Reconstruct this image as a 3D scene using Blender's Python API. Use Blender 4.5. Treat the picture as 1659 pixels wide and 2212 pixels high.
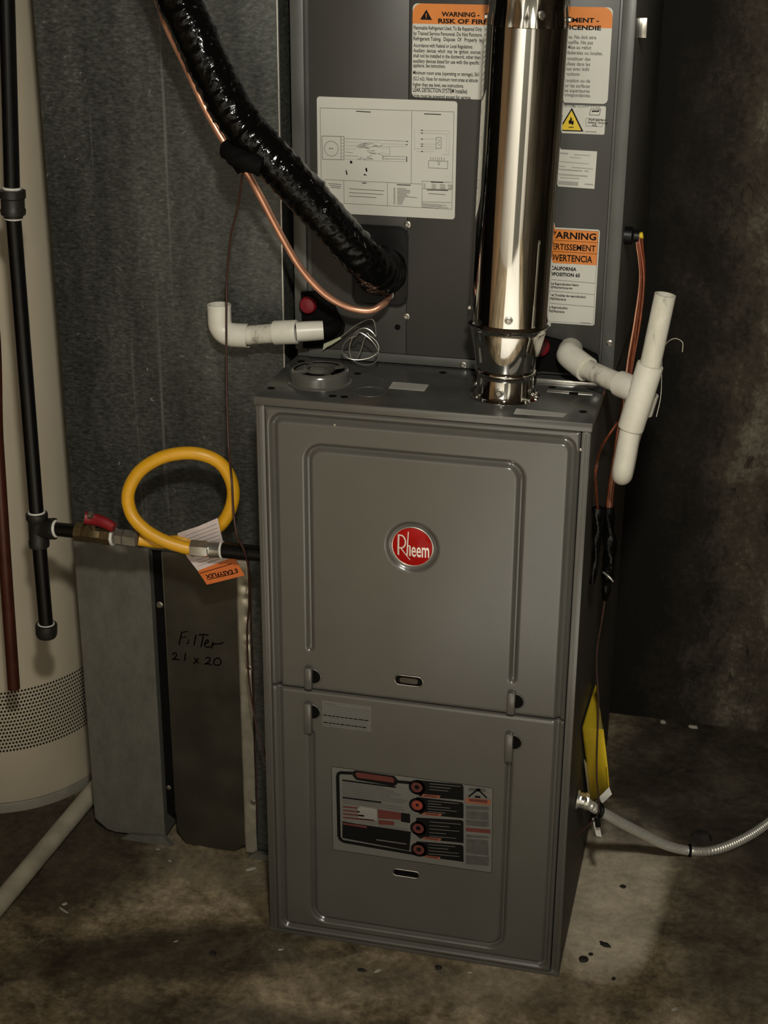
import bpy, math, random
import numpy as np
from mathutils import Vector, Matrix, noise

# ---------------------------------------------------------------- camera, light, exposure
for o in list(bpy.data.objects):
    bpy.data.objects.remove(o, do_unlink=True)
SC = bpy.context.scene
COL = SC.collection
random.seed(7)

cam_d = bpy.data.cameras.new('camera')
cam = bpy.data.objects.new('camera', cam_d)
COL.objects.link(cam)
SC.camera = cam
CAM_POS = Vector((0.6153, -1.8131, 1.469))
YAW, PITCH, ROLL = (-0.23757, -0.38589, 0.00565)
fw = Vector((math.sin(YAW)*math.cos(PITCH), math.cos(YAW)*math.cos(PITCH), math.sin(PITCH)))
rt = Vector((math.cos(YAW), -math.sin(YAW), 0.0))
up = rt.cross(fw)
rt2 = rt*math.cos(ROLL) + up*math.sin(ROLL)
up2 = up*math.cos(ROLL) - rt*math.sin(ROLL)
M = Matrix((rt2, up2, -fw)).transposed().to_4x4()
M.translation = CAM_POS
cam.matrix_world = M
cam_d.sensor_fit = 'VERTICAL'
cam_d.sensor_height = 36.0
cam_d.lens = 36.0*3258.16/2212.0
cam_d.clip_start = 0.05

world = bpy.data.worlds.new('world')
SC.world = world
world.use_nodes = True
world.node_tree.nodes['Background'].inputs[0].default_value = (1.0, 0.9, 0.78, 1)
world.node_tree.nodes['Background'].inputs[1].default_value = 0.004

def lamp(name, kind, loc, energy, color, aim=None, **kw):
    d = bpy.data.lights.new(name, kind)
    d.energy = energy
    d.color = color
    for k, v in kw.items():
        setattr(d, k, v)
    o = bpy.data.objects.new(name, d)
    COL.objects.link(o)
    o.location = loc
    if aim is not None:
        o.rotation_euler = (Vector(aim)-Vector(loc)).to_track_quat('-Z', 'Y').to_euler()
    return o
# clip-on work light hung from a joist just above the photographer
lamp('work_light', 'SPOT', (0.66, -1.72, 2.02), 110.0, (1.0, 0.965, 0.855), aim=(0.30, 0.15, 1.06),
     spot_size=math.radians(72), spot_blend=1.0, shadow_soft_size=0.055)
# added unseen spot brightening the wall and floor that flue and doors reflect
lamp('added_wash_spot', 'SPOT', (0.70, -1.75, 2.34), 430.0, (1.0, 0.97, 0.88), aim=(0.70, -2.35, 0.20),
     spot_size=math.radians(104), spot_blend=0.7, shadow_soft_size=0.06)

SC.view_settings.view_transform = 'Standard'
SC.view_settings.look = 'None'
SC.view_settings.gamma = 1.0
SC.view_settings.use_curve_mapping = False
SC.view_settings.exposure = 0.0

# ---------------------------------------------------------------- helpers
def srgb(r, g, b):
    f = lambda c: (c/255/12.92) if c/255 <= 0.04045 else ((c/255+0.055)/1.055)**2.4
    return (f(r), f(g), f(b))

class NT:
    def __init__(s, name):
        s.m = bpy.data.materials.new(name)
        s.m.use_nodes = True
        s.t = s.m.node_tree
        s.b = s.t.nodes['Principled BSDF']
    def n(s, kind, ins=None, **props):
        nd = s.t.nodes.new(kind)
        for k, v in props.items():
            setattr(nd, k, v)
        for k, v in (ins or {}).items():
            s.put(nd.inputs[k], v)
        return nd
    def put(s, sock, v):
        if hasattr(v, 'is_output') or isinstance(v, bpy.types.NodeSocket):
            s.t.links.new(v, sock)
        else:
            if isinstance(v, tuple) and len(v) == 3 and sock.type == 'RGBA':
                v = (*v, 1)
            sock.default_value = v
    def coord(s):
        return s.n('ShaderNodeNewGeometry').outputs['Position']
    def noise(s, scale, detail=4, rough=0.55, vec=None, stretch=None, dist=0.0):
        vec = vec or s.coord()
        if stretch:
            mp = s.n('ShaderNodeMapping', {'Vector': vec, 'Scale': stretch})
            vec = mp.outputs[0]
        return s.n('ShaderNodeTexNoise', {'Vector': vec, 'Scale': scale, 'Detail': detail, 'Roughness': rough, 'Distortion': dist}).outputs['Fac']
    def ramp(s, fac, stops):
        r = s.n('ShaderNodeValToRGB', {'Fac': fac})
        e = r.color_ramp.elements
        while len(e) < len(stops):
            e.new(0.5)
        for i, (p, c) in enumerate(stops):
            e[i].position = p
            e[i].color = (*c, 1) if isinstance(c, tuple) else (c, c, c, 1)
        return r.outputs['Color']
    def mix(s, fac, a, b, mode='MIX'):
        nd = s.n('ShaderNodeMix', data_type='RGBA', blend_type=mode)
        s.put(nd.inputs[0], fac); s.put(nd.inputs[6], a); s.put(nd.inputs[7], b)
        return nd.outputs[2]
    def math(s, op, a, b=0.0, c=0.0, clamp=False):
        nd = s.n('ShaderNodeMath', operation=op, use_clamp=clamp)
        s.put(nd.inputs[0], a); s.put(nd.inputs[1], b); s.put(nd.inputs[2], c)
        return nd.outputs[0]
    def bump(s, h, strength=0.3, dist=0.002):
        s.put(s.b.inputs['Normal'], s.n('ShaderNodeBump', {'Height': h, 'Strength': strength, 'Distance': dist}).outputs[0])
    def set(s, **kw):
        names = {'color': 'Base Color', 'rough': 'Roughness', 'metal': 'Metallic', 'spec': 'Specular IOR Level', 'coat': 'Coat Weight', 'coatr': 'Coat Roughness'}
        for k, v in kw.items():
            s.put(s.b.inputs[names[k]], v)
        return s.m

def plain(name, color, rough=0.5, metal=0.0, var=0.12, scale=40.0, spec=0.5, bump=0.0):
    t = NT(name)
    f = t.noise(scale, 3)
    dark = tuple(c*(1-var) for c in color)
    lite = tuple(min(1, c*(1+var)) for c in color)
    m = t.set(color=t.ramp(f, [(0.3, dark), (0.7, lite)]), rough=rough, metal=metal, spec=spec)
    if bump:
        t.bump(t.noise(scale*6, 3), bump, 0.001)
    return m

MAT = {}
# painted sheet steel of the furnace
t = NT('grey_paint'); f = t.noise(9, 4); g = t.noise(700, 2)
MAT['grey_paint'] = t.set(color=t.ramp(f, [(0.3, (0.080, 0.076, 0.066)), (0.7, (0.091, 0.087, 0.076))]), rough=t.ramp(g, [(0.3, 0.20), (0.7, 0.25)]), spec=0.85)
t.bump(g, 0.03, 0.0002)
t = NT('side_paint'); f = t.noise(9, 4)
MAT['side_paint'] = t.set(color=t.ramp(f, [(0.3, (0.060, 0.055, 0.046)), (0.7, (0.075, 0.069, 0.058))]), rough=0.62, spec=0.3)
t = NT('grey_paint_shaded'); f = t.noise(14, 6); 
MAT['grey_paint_shaded'] = t.set(color=t.ramp(f, [(0.3, (0.038, 0.038, 0.034)), (0.7, (0.062, 0.061, 0.055))]), rough=t.ramp(t.noise(30, 4), [(0.3, 0.16), (0.7, 0.30)]), spec=0.5)  # same furnace grey, darkened for the weaker light on top
t = NT('coil_paint'); f = t.noise(8, 4)
MAT['coil_paint'] = t.set(color=t.ramp(f, [(0.3, (0.040, 0.038, 0.034)), (0.7, (0.050, 0.047, 0.042))]), rough=0.42, spec=0.45)
t = NT('flange_paint'); f = t.noise(20, 4)
MAT['flange_paint'] = t.set(color=t.ramp(f, [(0.3, (0.068, 0.069, 0.062)), (0.7, (0.090, 0.091, 0.082))]), rough=0.36, spec=0.5)
# galvanised duct
t = NT('galvanised')
streak = t.noise(70, 3, 0.6, stretch=(1.0, 1.0, 0.022))
soft = t.noise(16, 5, 0.65, stretch=(1.0, 1.0, 0.16))
grain = t.noise(210, 5, 0.75, stretch=(0.55, 0.55, 1.25))
speck = t.noise(75, 3, 0.6, dist=1.2)
h = t.math('MULTIPLY_ADD', grain, 0.62, t.math('MULTIPLY', soft, 0.38))
colr = t.ramp(h, [(0.34, (0.014, 0.0150, 0.013)), (0.47, (0.042, 0.044, 0.038)), (0.60, (0.092, 0.095, 0.083)), (0.73, (0.29, 0.29, 0.26))])
sk = t.math('MULTIPLY', t.ramp(streak, [(0.62, 0.0), (0.74, 1.0)]), 0.42)
colr = t.mix(sk, colr, (0.22, 0.225, 0.20))
wh_ = t.math('MULTIPLY', t.ramp(speck, [(0.70, 0.0), (0.76, 1.0)]), 0.6)
colr = t.mix(wh_, colr, (0.32, 0.32, 0.285))
MAT['galvanised'] = t.set(color=colr, rough=t.ramp(grain, [(0.3, 0.40), (0.7, 0.58)]), metal=0.3, spec=0.5)
t.bump(h, 0.25, 0.0006)
t = NT('galvanised_dull'); f = t.noise(60, 7, 0.75, stretch=(1.0, 1.0, 0.5)); 
MAT['galvanised_dull'] = t.set(color=t.ramp(f, [(0.3, (0.090, 0.086, 0.071)), (0.7, (0.145, 0.139, 0.117))]), rough=0.6, metal=0.2)
t.bump(f, 0.2, 0.0008)
t = NT('bright_steel'); f = t.noise(60, 4, 0.6, stretch=(1, 1, 0.1))
MAT['bright_steel'] = t.set(color=t.ramp(f, [(0.3, (0.62, 0.60, 0.56)), (0.7, (0.72, 0.70, 0.66))]), rough=t.ramp(f, [(0.3, 0.04), (0.7, 0.09)]), metal=1.0)
t = NT('dark_steel'); f = t.noise(16, 4)
MAT['dark_steel'] = t.set(color=t.ramp(f, [(0.3, (0.070, 0.065, 0.050)), (0.7, (0.105, 0.095, 0.075))]), rough=t.ramp(f, [(0.3, 0.30), (0.7, 0.42)]), metal=0.75)
MAT['zinc'] = plain('zinc', (0.50, 0.48, 0.43), 0.28, 1.0, 0.15, 120)
MAT['aluminium'] = plain('aluminium', (0.74, 0.72, 0.66), 0.26, 0.85, 0.1, 200)
MAT['armour'] = plain('armour', (0.62, 0.60, 0.54), 0.34, 0.55, 0.1, 200)
MAT['steel_nut'] = plain('steel_nut', (0.34, 0.32, 0.28), 0.24, 0.8, 0.15, 150)
MAT['dirty_pvc'] = plain('dirty_pvc', (0.40, 0.36, 0.275), 0.5, 0, 0.22, 22)
MAT['shaded_orange'] = plain('shaded_orange', (0.26, 0.085, 0.04), 0.4, 0, 0.1)  # label orange darkened for the dim lower door
MAT['shaded_white'] = plain('shaded_white', (0.24, 0.235, 0.21), 0.4, 0, 0.1)  # label white darkened for the dim lower door
MAT['bright_galv'] = plain('bright_galv', (0.42, 0.39, 0.31), 0.28, 0.6, 0.15, 60)
t = NT('black_wrap'); f = t.noise(55, 3, 0.5, dist=0.6)
MAT['black_wrap'] = t.set(color=(0.0022, 0.0022, 0.0021), rough=t.ramp(f, [(0.3, 0.06), (0.7, 0.15)]), spec=0.22)
t.bump(t.noise(130, 2, 0.5, dist=0.8), 0.45, 0.002)
MAT['black_plastic'] = plain('black_plastic', (0.004, 0.004, 0.004), 0.42, 0, 0.2, 40, 0.3)
MAT['black_matte'] = plain('black_matte', (0.003, 0.0028, 0.0025), 0.8, 0, 0.2, 40, 0.1)
MAT['black_iron'] = plain('black_iron', (0.0035, 0.0032, 0.003), 0.30, 0.0, 0.3, 60, 0.30)
MAT['cast_iron'] = plain('cast_iron', (0.020, 0.018, 0.015), 0.40, 0.3, 0.3, 120, 0.5, 0.2)
MAT['copper'] = plain('copper', (0.74, 0.37, 0.235), 0.30, 0.72, 0.18, 30)
MAT['copper_wire'] = plain('copper_wire', (0.20, 0.050, 0.020), 0.35, 0.35, 0.3, 90)
MAT['brass'] = plain('brass', (0.15, 0.11, 0.055), 0.32, 0.8, 0.2, 90)
t = NT('white_pvc'); f = t.noise(24, 5, 0.6); 
MAT['white_pvc'] = t.set(color=t.ramp(f, [(0.30, (0.60, 0.57, 0.48)), (0.62, (0.70, 0.67, 0.58))]), rough=0.36)
t = NT('scuffed_pvc'); f = t.noise(38, 6, 0.7, stretch=(1, 1, 0.35))
MAT['scuffed_pvc'] = t.set(color=t.ramp(f, [(0.34, (0.22, 0.20, 0.165)), (0.43, (0.55, 0.52, 0.43)), (0.6, (0.66, 0.63, 0.54))]), rough=0.45)
MAT['pipe_dope'] = plain('pipe_dope', (0.62, 0.60, 0.54), 0.7, 0, 0.2, 200)
MAT['yellow_hose'] = plain('yellow_hose', (0.68, 0.34, 0.012), 0.40, 0, 0.06, 60)
MAT['yellow_paper'] = plain('yellow_paper', (0.70, 0.50, 0.02), 0.55, 0, 0.08, 30)
MAT['paper'] = plain('paper', (0.62, 0.60, 0.55), 0.6, 0, 0.05, 30)
MAT['crumb'] = plain('crumb', (0.34, 0.32, 0.26), 0.8, 0, 0.25, 300)
MAT['paper_pink'] = plain('paper_pink', (0.60, 0.50, 0.47), 0.6, 0, 0.06, 60)
t = NT('label_white'); f = t.noise(6, 3)
MAT['label_white'] = t.set(color=t.ramp(f, [(0.3, (0.50, 0.49, 0.435)), (0.7, (0.56, 0.55, 0.49))]), rough=0.38)
MAT['orange'] = plain('orange', (0.62, 0.19, 0.025), 0.4, 0, 0.05)
MAT['orange_red'] = plain('orange_red', (0.62, 0.15, 0.03), 0.45, 0, 0.06)
MAT['ink'] = plain('ink', (0.005, 0.0047, 0.0045), 0.55, 0, 0.1, 40, 0.12)
MAT['ink_mid'] = plain('ink_mid', (0.075, 0.073, 0.066), 0.5, 0, 0.2, 120, 0.2)
MAT['ink_grey'] = plain('ink_grey', (0.10, 0.095, 0.085), 0.5, 0, 0.1)
MAT['ink_pale'] = plain('ink_pale', (0.30, 0.29, 0.26), 0.5, 0, 0.1)
MAT['sign_yellow'] = plain('sign_yellow', (0.66, 0.47, 0.03), 0.4, 0, 0.05)
MAT['dark_red'] = plain('dark_red', (0.10, 0.022, 0.017), 0.4, 0, 0.15)
MAT['red_ink'] = plain('red_ink', (0.22, 0.035, 0.022), 0.4, 0, 0.15)
MAT['red_plastic'] = plain('red_plastic', (0.16, 0.004, 0.010), 0.4, 0, 0.1)
MAT['red_handle'] = plain('red_handle', (0.20, 0.006, 0.010), 0.45, 0, 0.1)
t = NT('badge_red'); f = t.noise(60, 3)
MAT['badge_red'] = t.set(color=t.ramp(f, [(0.3, (0.30, 0.006, 0.005)), (0.7, (0.36, 0.008, 0.006))]), rough=0.10, spec=0.10, coat=0.0, coatr=0.05)
MAT['badge_letters'] = plain('badge_letters', (0.80, 0.72, 0.64), 0.3, 0.35, 0.05)
t = NT('heater_enamel'); f = t.noise(5, 4)
MAT['heater_enamel'] = t.set(color=t.ramp(f, [(0.3, (0.40, 0.345, 0.255)), (0.7, (0.46, 0.40, 0.30))]), rough=0.42)
MAT['heater_base'] = plain('heater_base', (0.24, 0.22, 0.18), 0.5, 0, 0.15, 30)
MAT['brown_pipe'] = plain('brown_pipe', (0.065, 0.018, 0.010), 0.32, 0.3, 0.2, 40)
MAT['brown_wire'] = plain('brown_wire', (0.045, 0.018, 0.012), 0.5, 0, 0.2, 60)
MAT['grey_label'] = plain('grey_label', (0.130, 0.127, 0.114), 0.4, 0, 0.05)
MAT['sticker'] = plain('sticker', (0.36, 0.35, 0.31), 0.5, 0, 0.12, 60)
MAT['foam'] = plain('foam', (0.40, 0.40, 0.27), 0.7, 0, 0.15, 80)
MAT['rust_chip'] = plain('rust_chip', (0.016, 0.011, 0.009), 0.8, 0, 0.3, 80)
MAT['plaster'] = plain('plaster', (0.76, 0.73, 0.67), 0.8, 0, 0.06, 8)
MAT['joists'] = plain('joists', (0.10, 0.065, 0.04), 0.8, 0, 0.2, 14)
MAT['wood'] = plain('wood', (0.48, 0.31, 0.17), 0.6, 0, 0.2, 14)

# floor concrete: damp brown slab with dry pale patches, dark damp ones and painted shade
t = NT('floor_concrete')
P = t.coord()
xyz = t.n('ShaderNodeSeparateXYZ', {'Vector': P})
X_, Y_ = xyz.outputs[0], xyz.outputs[1]
big = t.noise(4.2, 6, 0.62, dist=0.5)
med = t.noise(17, 6, 0.65)
fin = t.noise(75, 6, 0.72)
warp = t.noise(14, 6, 0.7, dist=0.8)
h = t.math('MULTIPLY_ADD', big, 0.52, t.math('MULTIPLY_ADD', med, 0.30, t.math('MULTIPLY', fin, 0.22)))
c = t.ramp(h, [(0.40, (0.054, 0.039, 0.020)), (0.50, (0.165, 0.126, 0.074)), (0.60, (0.32, 0.255, 0.165)), (0.76, (0.48, 0.40, 0.28))])
def blob(cx, cy, rx, ry, soft=0.35, wob=0.5, ang=0.0):
    ca, sa = math.cos(ang), math.sin(ang)
    dx = t.math('SUBTRACT', X_, cx); dy = t.math('SUBTRACT', Y_, cy)
    u = t.math('DIVIDE', t.math('ADD', t.math('MULTIPLY', dx, ca), t.math('MULTIPLY', dy, sa)), rx)
    v = t.math('DIVIDE', t.math('SUBTRACT', t.math('MULTIPLY', dy, ca), t.math('MULTIPLY', dx, sa)), ry)
    d = t.math('SQRT', t.math('ADD', t.math('POWER', t.math('ABSOLUTE', u), 3.0), t.math('POWER', t.math('ABSOLUTE', v), 3.0)))
    d = t.math('ADD', d, t.math('MULTIPLY', t.math('SUBTRACT', warp, 0.5), wob))
    return t.math('DIVIDE', t.math('SUBTRACT', 1.0+soft/2, d), soft, clamp=True)
dry = (0.50, 0.43, 0.32)
wet_and_shade = (0.020, 0.015, 0.009)
vein = t.ramp(t.math('ABSOLUTE', t.math('SUBTRACT', t.noise(6.5, 5, 0.6, dist=1.0), 0.5)), [(0.0, 1.0), (0.035, 0.0)])
bloom = t.ramp(t.noise(11, 5, 0.6), [(0.50, 0.0), (0.66, 1.0)])
c = t.mix(t.math('MULTIPLY', t.math('MULTIPLY', vein, bloom), 0.55), c, (0.34, 0.29, 0.21))
for (cx, cy, rx, ry, soft, wob, ang, colr, amt) in [
        (0.51, 0.24, 0.075, 0.225, 0.35, 0.35, -0.06, dry, 0.85),
        (-0.13, 0.125, 0.12, 0.045, 0.7, 0.6, 0.0, (0.15, 0.125, 0.085), 0.6),
        (0.30, -0.06, 0.22, 0.045, 0.9, 0.6, 0.1, (0.13, 0.105, 0.075), 0.5),
        (-0.12, -0.09, 0.22, 0.060, 0.8, 1.2, 0.35, wet_and_shade, 0.75),
        (-0.42, 0.13, 0.19, 0.17, 0.7, 0.9, 0.0, wet_and_shade, 0.85),  # damp floor with the shade under the water heater painted in
        (0.10, -0.22, 0.30, 0.055, 0.8, 0.9, 0.0, wet_and_shade, 0.6),
        (0.72, 0.60, 0.30, 0.26, 0.6, 0.7, 0.0, (0.020, 0.018, 0.0135), 0.85),  # shade at the back right of the furnace, painted dark
        (0.72, 0.20, 0.13, 0.22, 0.8, 0.8, 0.0, (0.055, 0.046, 0.034), 0.7)]:  # shadow area right of the pale patch, painted into the floor colour
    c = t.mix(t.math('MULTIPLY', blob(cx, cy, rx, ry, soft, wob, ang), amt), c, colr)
mot = t.ramp(t.math('MULTIPLY_ADD', med, 0.5, t.math('MULTIPLY', fin, 0.5)), [(0.36, 0.78), (0.62, 1.45)])
c = t.mix(1.0, c, mot, 'MULTIPLY')
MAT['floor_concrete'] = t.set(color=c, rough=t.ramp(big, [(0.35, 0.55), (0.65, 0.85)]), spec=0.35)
t.bump(h, 0.35, 0.006)

# back wall: old cast concrete with dark damp staining, pale mineral bloom and painted shade
t = NT('wall_concrete')
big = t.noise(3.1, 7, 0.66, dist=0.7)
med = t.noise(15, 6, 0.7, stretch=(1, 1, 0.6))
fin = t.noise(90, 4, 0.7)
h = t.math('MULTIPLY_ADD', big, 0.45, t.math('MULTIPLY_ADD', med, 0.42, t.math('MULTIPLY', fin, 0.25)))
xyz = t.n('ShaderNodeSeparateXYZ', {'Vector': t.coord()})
side = t.math('DIVIDE', t.math('SUBTRACT', xyz.outputs[0], 0.46), 0.20, clamp=True)  # shade beside the furnace painted into the wall colour, fading to the right
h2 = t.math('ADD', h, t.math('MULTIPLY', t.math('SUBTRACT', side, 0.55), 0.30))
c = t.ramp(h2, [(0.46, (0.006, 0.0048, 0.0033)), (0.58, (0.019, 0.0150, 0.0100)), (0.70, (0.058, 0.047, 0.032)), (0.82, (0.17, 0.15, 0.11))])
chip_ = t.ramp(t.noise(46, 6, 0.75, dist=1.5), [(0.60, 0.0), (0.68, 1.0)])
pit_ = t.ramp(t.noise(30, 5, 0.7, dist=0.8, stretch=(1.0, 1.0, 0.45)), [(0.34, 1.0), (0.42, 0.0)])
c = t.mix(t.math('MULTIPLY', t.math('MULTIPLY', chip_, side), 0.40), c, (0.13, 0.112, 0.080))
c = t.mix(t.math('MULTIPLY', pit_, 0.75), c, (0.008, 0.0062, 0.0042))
MAT['wall_concrete'] = t.set(color=c, rough=0.85, spec=0.25)
t.bump(h, 0.6, 0.01)

def rot_to(d):
    return Vector((0, 0, 1)).rotation_difference(Vector(d).normalized()).to_matrix()

def smooth_path(pts, step=0.006, radii=None):
    """Catmull-Rom through pts, resampled evenly."""
    P = [Vector(p) for p in pts]
    if len(P) == 2:
        n = max(2, int((P[1]-P[0]).length/step))
        return [P[0].lerp(P[1], i/n) for i in range(n+1)]
    E = [P[0]*2-P[1]] + P + [P[-1]*2-P[-2]]
    dense = []
    for i in range(1, len(E)-2):
        a, b, c, d = E[i-1:i+3]
        for k in range(24):
            u = k/24
            dense.append(0.5*((2*b)+(c-a)*u+(2*a-5*b+4*c-d)*u*u+(3*b-a-3*c+d)*u**3))
    dense.append(P[-1])
    L = [0.0]
    for i in range(1, len(dense)):
        L.append(L[-1]+(dense[i]-dense[i-1]).length)
    n = max(3, int(L[-1]/step))
    out, j = [], 0
    for i in range(n+1):
        s = L[-1]*i/n
        while j < len(L)-2 and L[j+1] < s:
            j += 1
        u = (s-L[j])/max(1e-9, L[j+1]-L[j])
        out.append(dense[j].lerp(dense[j+1], min(1, u)))
    return out

class MB:
    def __init__(s):
        s.v, s.f = [], []
    def add(s, vs, fs):
        o = len(s.v)
        s.v += [tuple(v) for v in vs]
        s.f += [tuple(i+o for i in f) for f in fs]
        return s
    def box(s, a, b, bev=0.0):
        x0, y0, z0 = a; x1, y1, z1 = b
        if bev <= 0:
            vs = [(x, y, z) for x in (x0, x1) for y in (y0, y1) for z in (z0, z1)]
            return s.add(vs, [(0, 1, 3, 2), (4, 6, 7, 5), (0, 4, 5, 1), (2, 3, 7, 6), (0, 2, 6, 4), (1, 5, 7, 3)])
        b_ = min(bev, abs(x1-x0)/2.01, abs(y1-y0)/2.01, abs(z1-z0)/2.01)
        import bmesh
        bm = bmesh.new()
        bmesh.ops.create_cube(bm, size=1.0)
        bmesh.ops.transform(bm, matrix=Matrix.Translation(((x0+x1)/2, (y0+y1)/2, (z0+z1)/2)) @ Matrix.Diagonal((x1-x0, y1-y0, z1-z0, 1)), verts=bm.verts)
        bmesh.ops.bevel(bm, geom=bm.edges[:], offset=b_, segments=2, profile=0.5, affect='EDGES')
        bm.verts.ensure_lookup_table()
        s.add([v.co[:] for v in bm.verts], [[v.index for v in f.verts] for f in bm.faces])
        bm.free()
        return s
    def tube(s, pts, r, n=14, step=0.006, cap=True, raw=False, fn=None):
        """r number or function(t in 0..1, distance); fn(i, angle, dist) returns a radius factor."""
        C = [Vector(p) for p in pts] if raw else smooth_path(pts, step)
        T = []
        for i in range(len(C)):
            a = C[max(0, i-1)]; b = C[min(len(C)-1, i+1)]
            T.append((b-a).normalized())
        ref = Vector((0, 0, 1)) if abs(T[0].z) < 0.9 else Vector((1, 0, 0))
        U = (ref-T[0]*ref.dot(T[0])).normalized()
        o = len(s.v); dist = 0.0
        for i, (c, tt) in enumerate(zip(C, T)):
            if i:
                dist += (c-C[i-1]).length
                U = (U-tt*U.dot(tt)).normalized()
            V = tt.cross(U)
            rr = r(i/(len(C)-1), dist) if callable(r) else r
            for k in range(n):
                a = 2*math.pi*k/n
                q = rr*(fn(i, a, dist) if fn else 1.0)
                s.v.append(tuple(c+U*(q*math.cos(a))+V*(q*math.sin(a))))
        for i in range(len(C)-1):
            for k in range(n):
                a = o+i*n+k; b = o+i*n+(k+1) % n
                s.f.append((a, b, b+n, a+n))
        if cap:
            s.f.append(tuple(o+k for k in range(n))[::-1])
            s.f.append(tuple(o+(len(C)-1)*n+k for k in range(n)))
        return s
    def lathe(s, prof, base, axis=(0, 0, 1), n=32, cap=True):
        """prof: list of (radius, height along axis)"""
        R = rot_to(axis); B = Vector(base); o = len(s.v)
        for (r, h) in prof:
            for k in range(n):
                a = 2*math.pi*k/n
                s.v.append(tuple(B+R @ Vector((r*math.cos(a), r*math.sin(a), h))))
        for i in range(len(prof)-1):
            for k in range(n):
                a = o+i*n+k; b = o+i*n+(k+1) % n
                s.f.append((a, b, b+n, a+n))
        if cap:
            s.f.append(tuple(o+k for k in range(n))[::-1])
            s.f.append(tuple(o+(len(prof)-1)*n+k for k in range(n)))
        return s
    def ring(s, c, axis, R, r, n=40, m=10):
        Q = rot_to(axis); c = Vector(c); o = len(s.v)
        for i in range(n):
            a = 2*math.pi*i/n
            for k in range(m):
                b = 2*math.pi*k/m
                s.v.append(tuple(c+Q @ Vector(((R+r*math.cos(b))*math.cos(a), (R+r*math.cos(b))*math.sin(a), r*math.sin(b)))))
        for i in range(n):
            for k in range(m):
                a = o+i*m+k; b = o+i*m+(k+1) % m; c2 = o+((i+1) % n)*m+(k+1) % m; d = o+((i+1) % n)*m+k
                s.f.append((a, d, c2, b))
        return s
    def prism(s, poly, axis, a, b):
        """extrude a 2-D polygon: axis 'y' takes (x, z), axis 'z' takes (x, y), axis 'x' takes (y, z)"""
        mk = {'y': lambda p, h: (p[0], h, p[1]), 'z': lambda p, h: (p[0], p[1], h), 'x': lambda p, h: (h, p[0], p[1])}[axis]
        n = len(poly); o = len(s.v)
        s.v += [mk(p, a) for p in poly]+[mk(p, b) for p in poly]
        s.f.append(tuple(o+i for i in range(n)))
        s.f.append(tuple(o+n+i for i in range(n))[::-1])
        for i in range(n):
            j = (i+1) % n
            s.f.append((o+i, o+n+i, o+n+j, o+j))
        return s
    def build(s, name, mat, parent=None, smooth=40):
        me = bpy.data.meshes.new(name)
        me.from_pydata(s.v, [], s.f)
        import bmesh
        bm = bmesh.new(); bm.from_mesh(me)
        bmesh.ops.recalc_face_normals(bm, faces=bm.faces[:])
        bm.to_mesh(me); bm.free()
        me.materials.append(MAT[mat])
        if smooth:
            me.shade_smooth()
            me.set_sharp_from_angle(angle=math.radians(smooth))
        o = bpy.data.objects.new(name, me)
        COL.objects.link(o)
        if parent is not None:
            o.parent = parent
            o.location = -wloc(parent)
        return o

def wloc(o):
    l = Vector(o.location)
    while o.parent:
        o = o.parent
        l += Vector(o.location)
    return l

def tag(o, label, cat, group=None):
    o['label'] = label; o['category'] = cat
    if group:
        o['group'] = group
    return o
def thing(name, loc, label, cat, group=None):
    o = bpy.data.objects.new(name, None)
    o.empty_display_size = 0.05
    COL.objects.link(o)
    o.location = loc
    return tag(o, label, cat, group)
def struct(o):
    o['kind'] = 'structure'
    return o
def rrect(x0, x1, z0, z1, r, n=5):
    P = []
    for cx, cz, a0 in ((x1-r, z1-r, 0), (x0+r, z1-r, 90), (x0+r, z0+r, 180), (x1-r, z0+r, 270)):
        for k in range(n+1):
            a = math.radians(a0+90*k/n)
            P.append((cx+r*math.cos(a), cz+r*math.sin(a)))
    return P

SCREW = None
def screw(pos, direction, parent, size=0.0045, mat='zinc'):
    """hex washer-head sheet-metal screw, mesh data shared between all of them"""
    global SCREW
    if SCREW is None:
        SCREW = {}
    key = mat
    if key not in SCREW:
        m = MB()
        m.lathe([(1.35, 0.0), (1.35, 0.18), (1.0, 0.30)], (0, 0, 0), n=16)
        m.lathe([(0.95, 0.30), (0.95, 0.85), (0.75, 1.0)], (0, 0, 0), n=6)
        o = m.build('screw', mat, None, 30)
        SCREW[key] = o.data
        bpy.data.objects.remove(o)
    o = bpy.data.objects.new('screw', SCREW[key])
    COL.objects.link(o)
    o.parent = parent
    o.location = Vector(pos)-wloc(parent)
    o.rotation_euler = rot_to(direction).to_euler()
    o.scale = (size, size, size)
    return o

# text and flat print --------------------------------------------------------
TXT = {}
def text2d(body, bold=0.0):
    key = (body, bold)
    if key not in TXT:
        cu = bpy.data.curves.new('t', 'FONT')
        cu.body = body
        cu.resolution_u = 2
        cu.offset = bold
        ob = bpy.data.objects.new('t', cu)
        COL.objects.link(ob)
        dg = bpy.context.evaluated_depsgraph_get()
        me = bpy.data.meshes.new_from_object(ob.evaluated_get(dg))
        vs = [(v.co.x, v.co.y) for v in me.vertices]
        fs = [tuple(p.vertices) for p in me.polygons]
        bpy.data.objects.remove(ob); bpy.data.curves.remove(cu); bpy.data.meshes.remove(me)
        x0 = min(v[0] for v in vs); x1 = max(v[0] for v in vs)
        TXT[key] = ([(v[0]-x0, v[1]) for v in vs], fs, x1-x0)
    return TXT[key]

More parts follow.
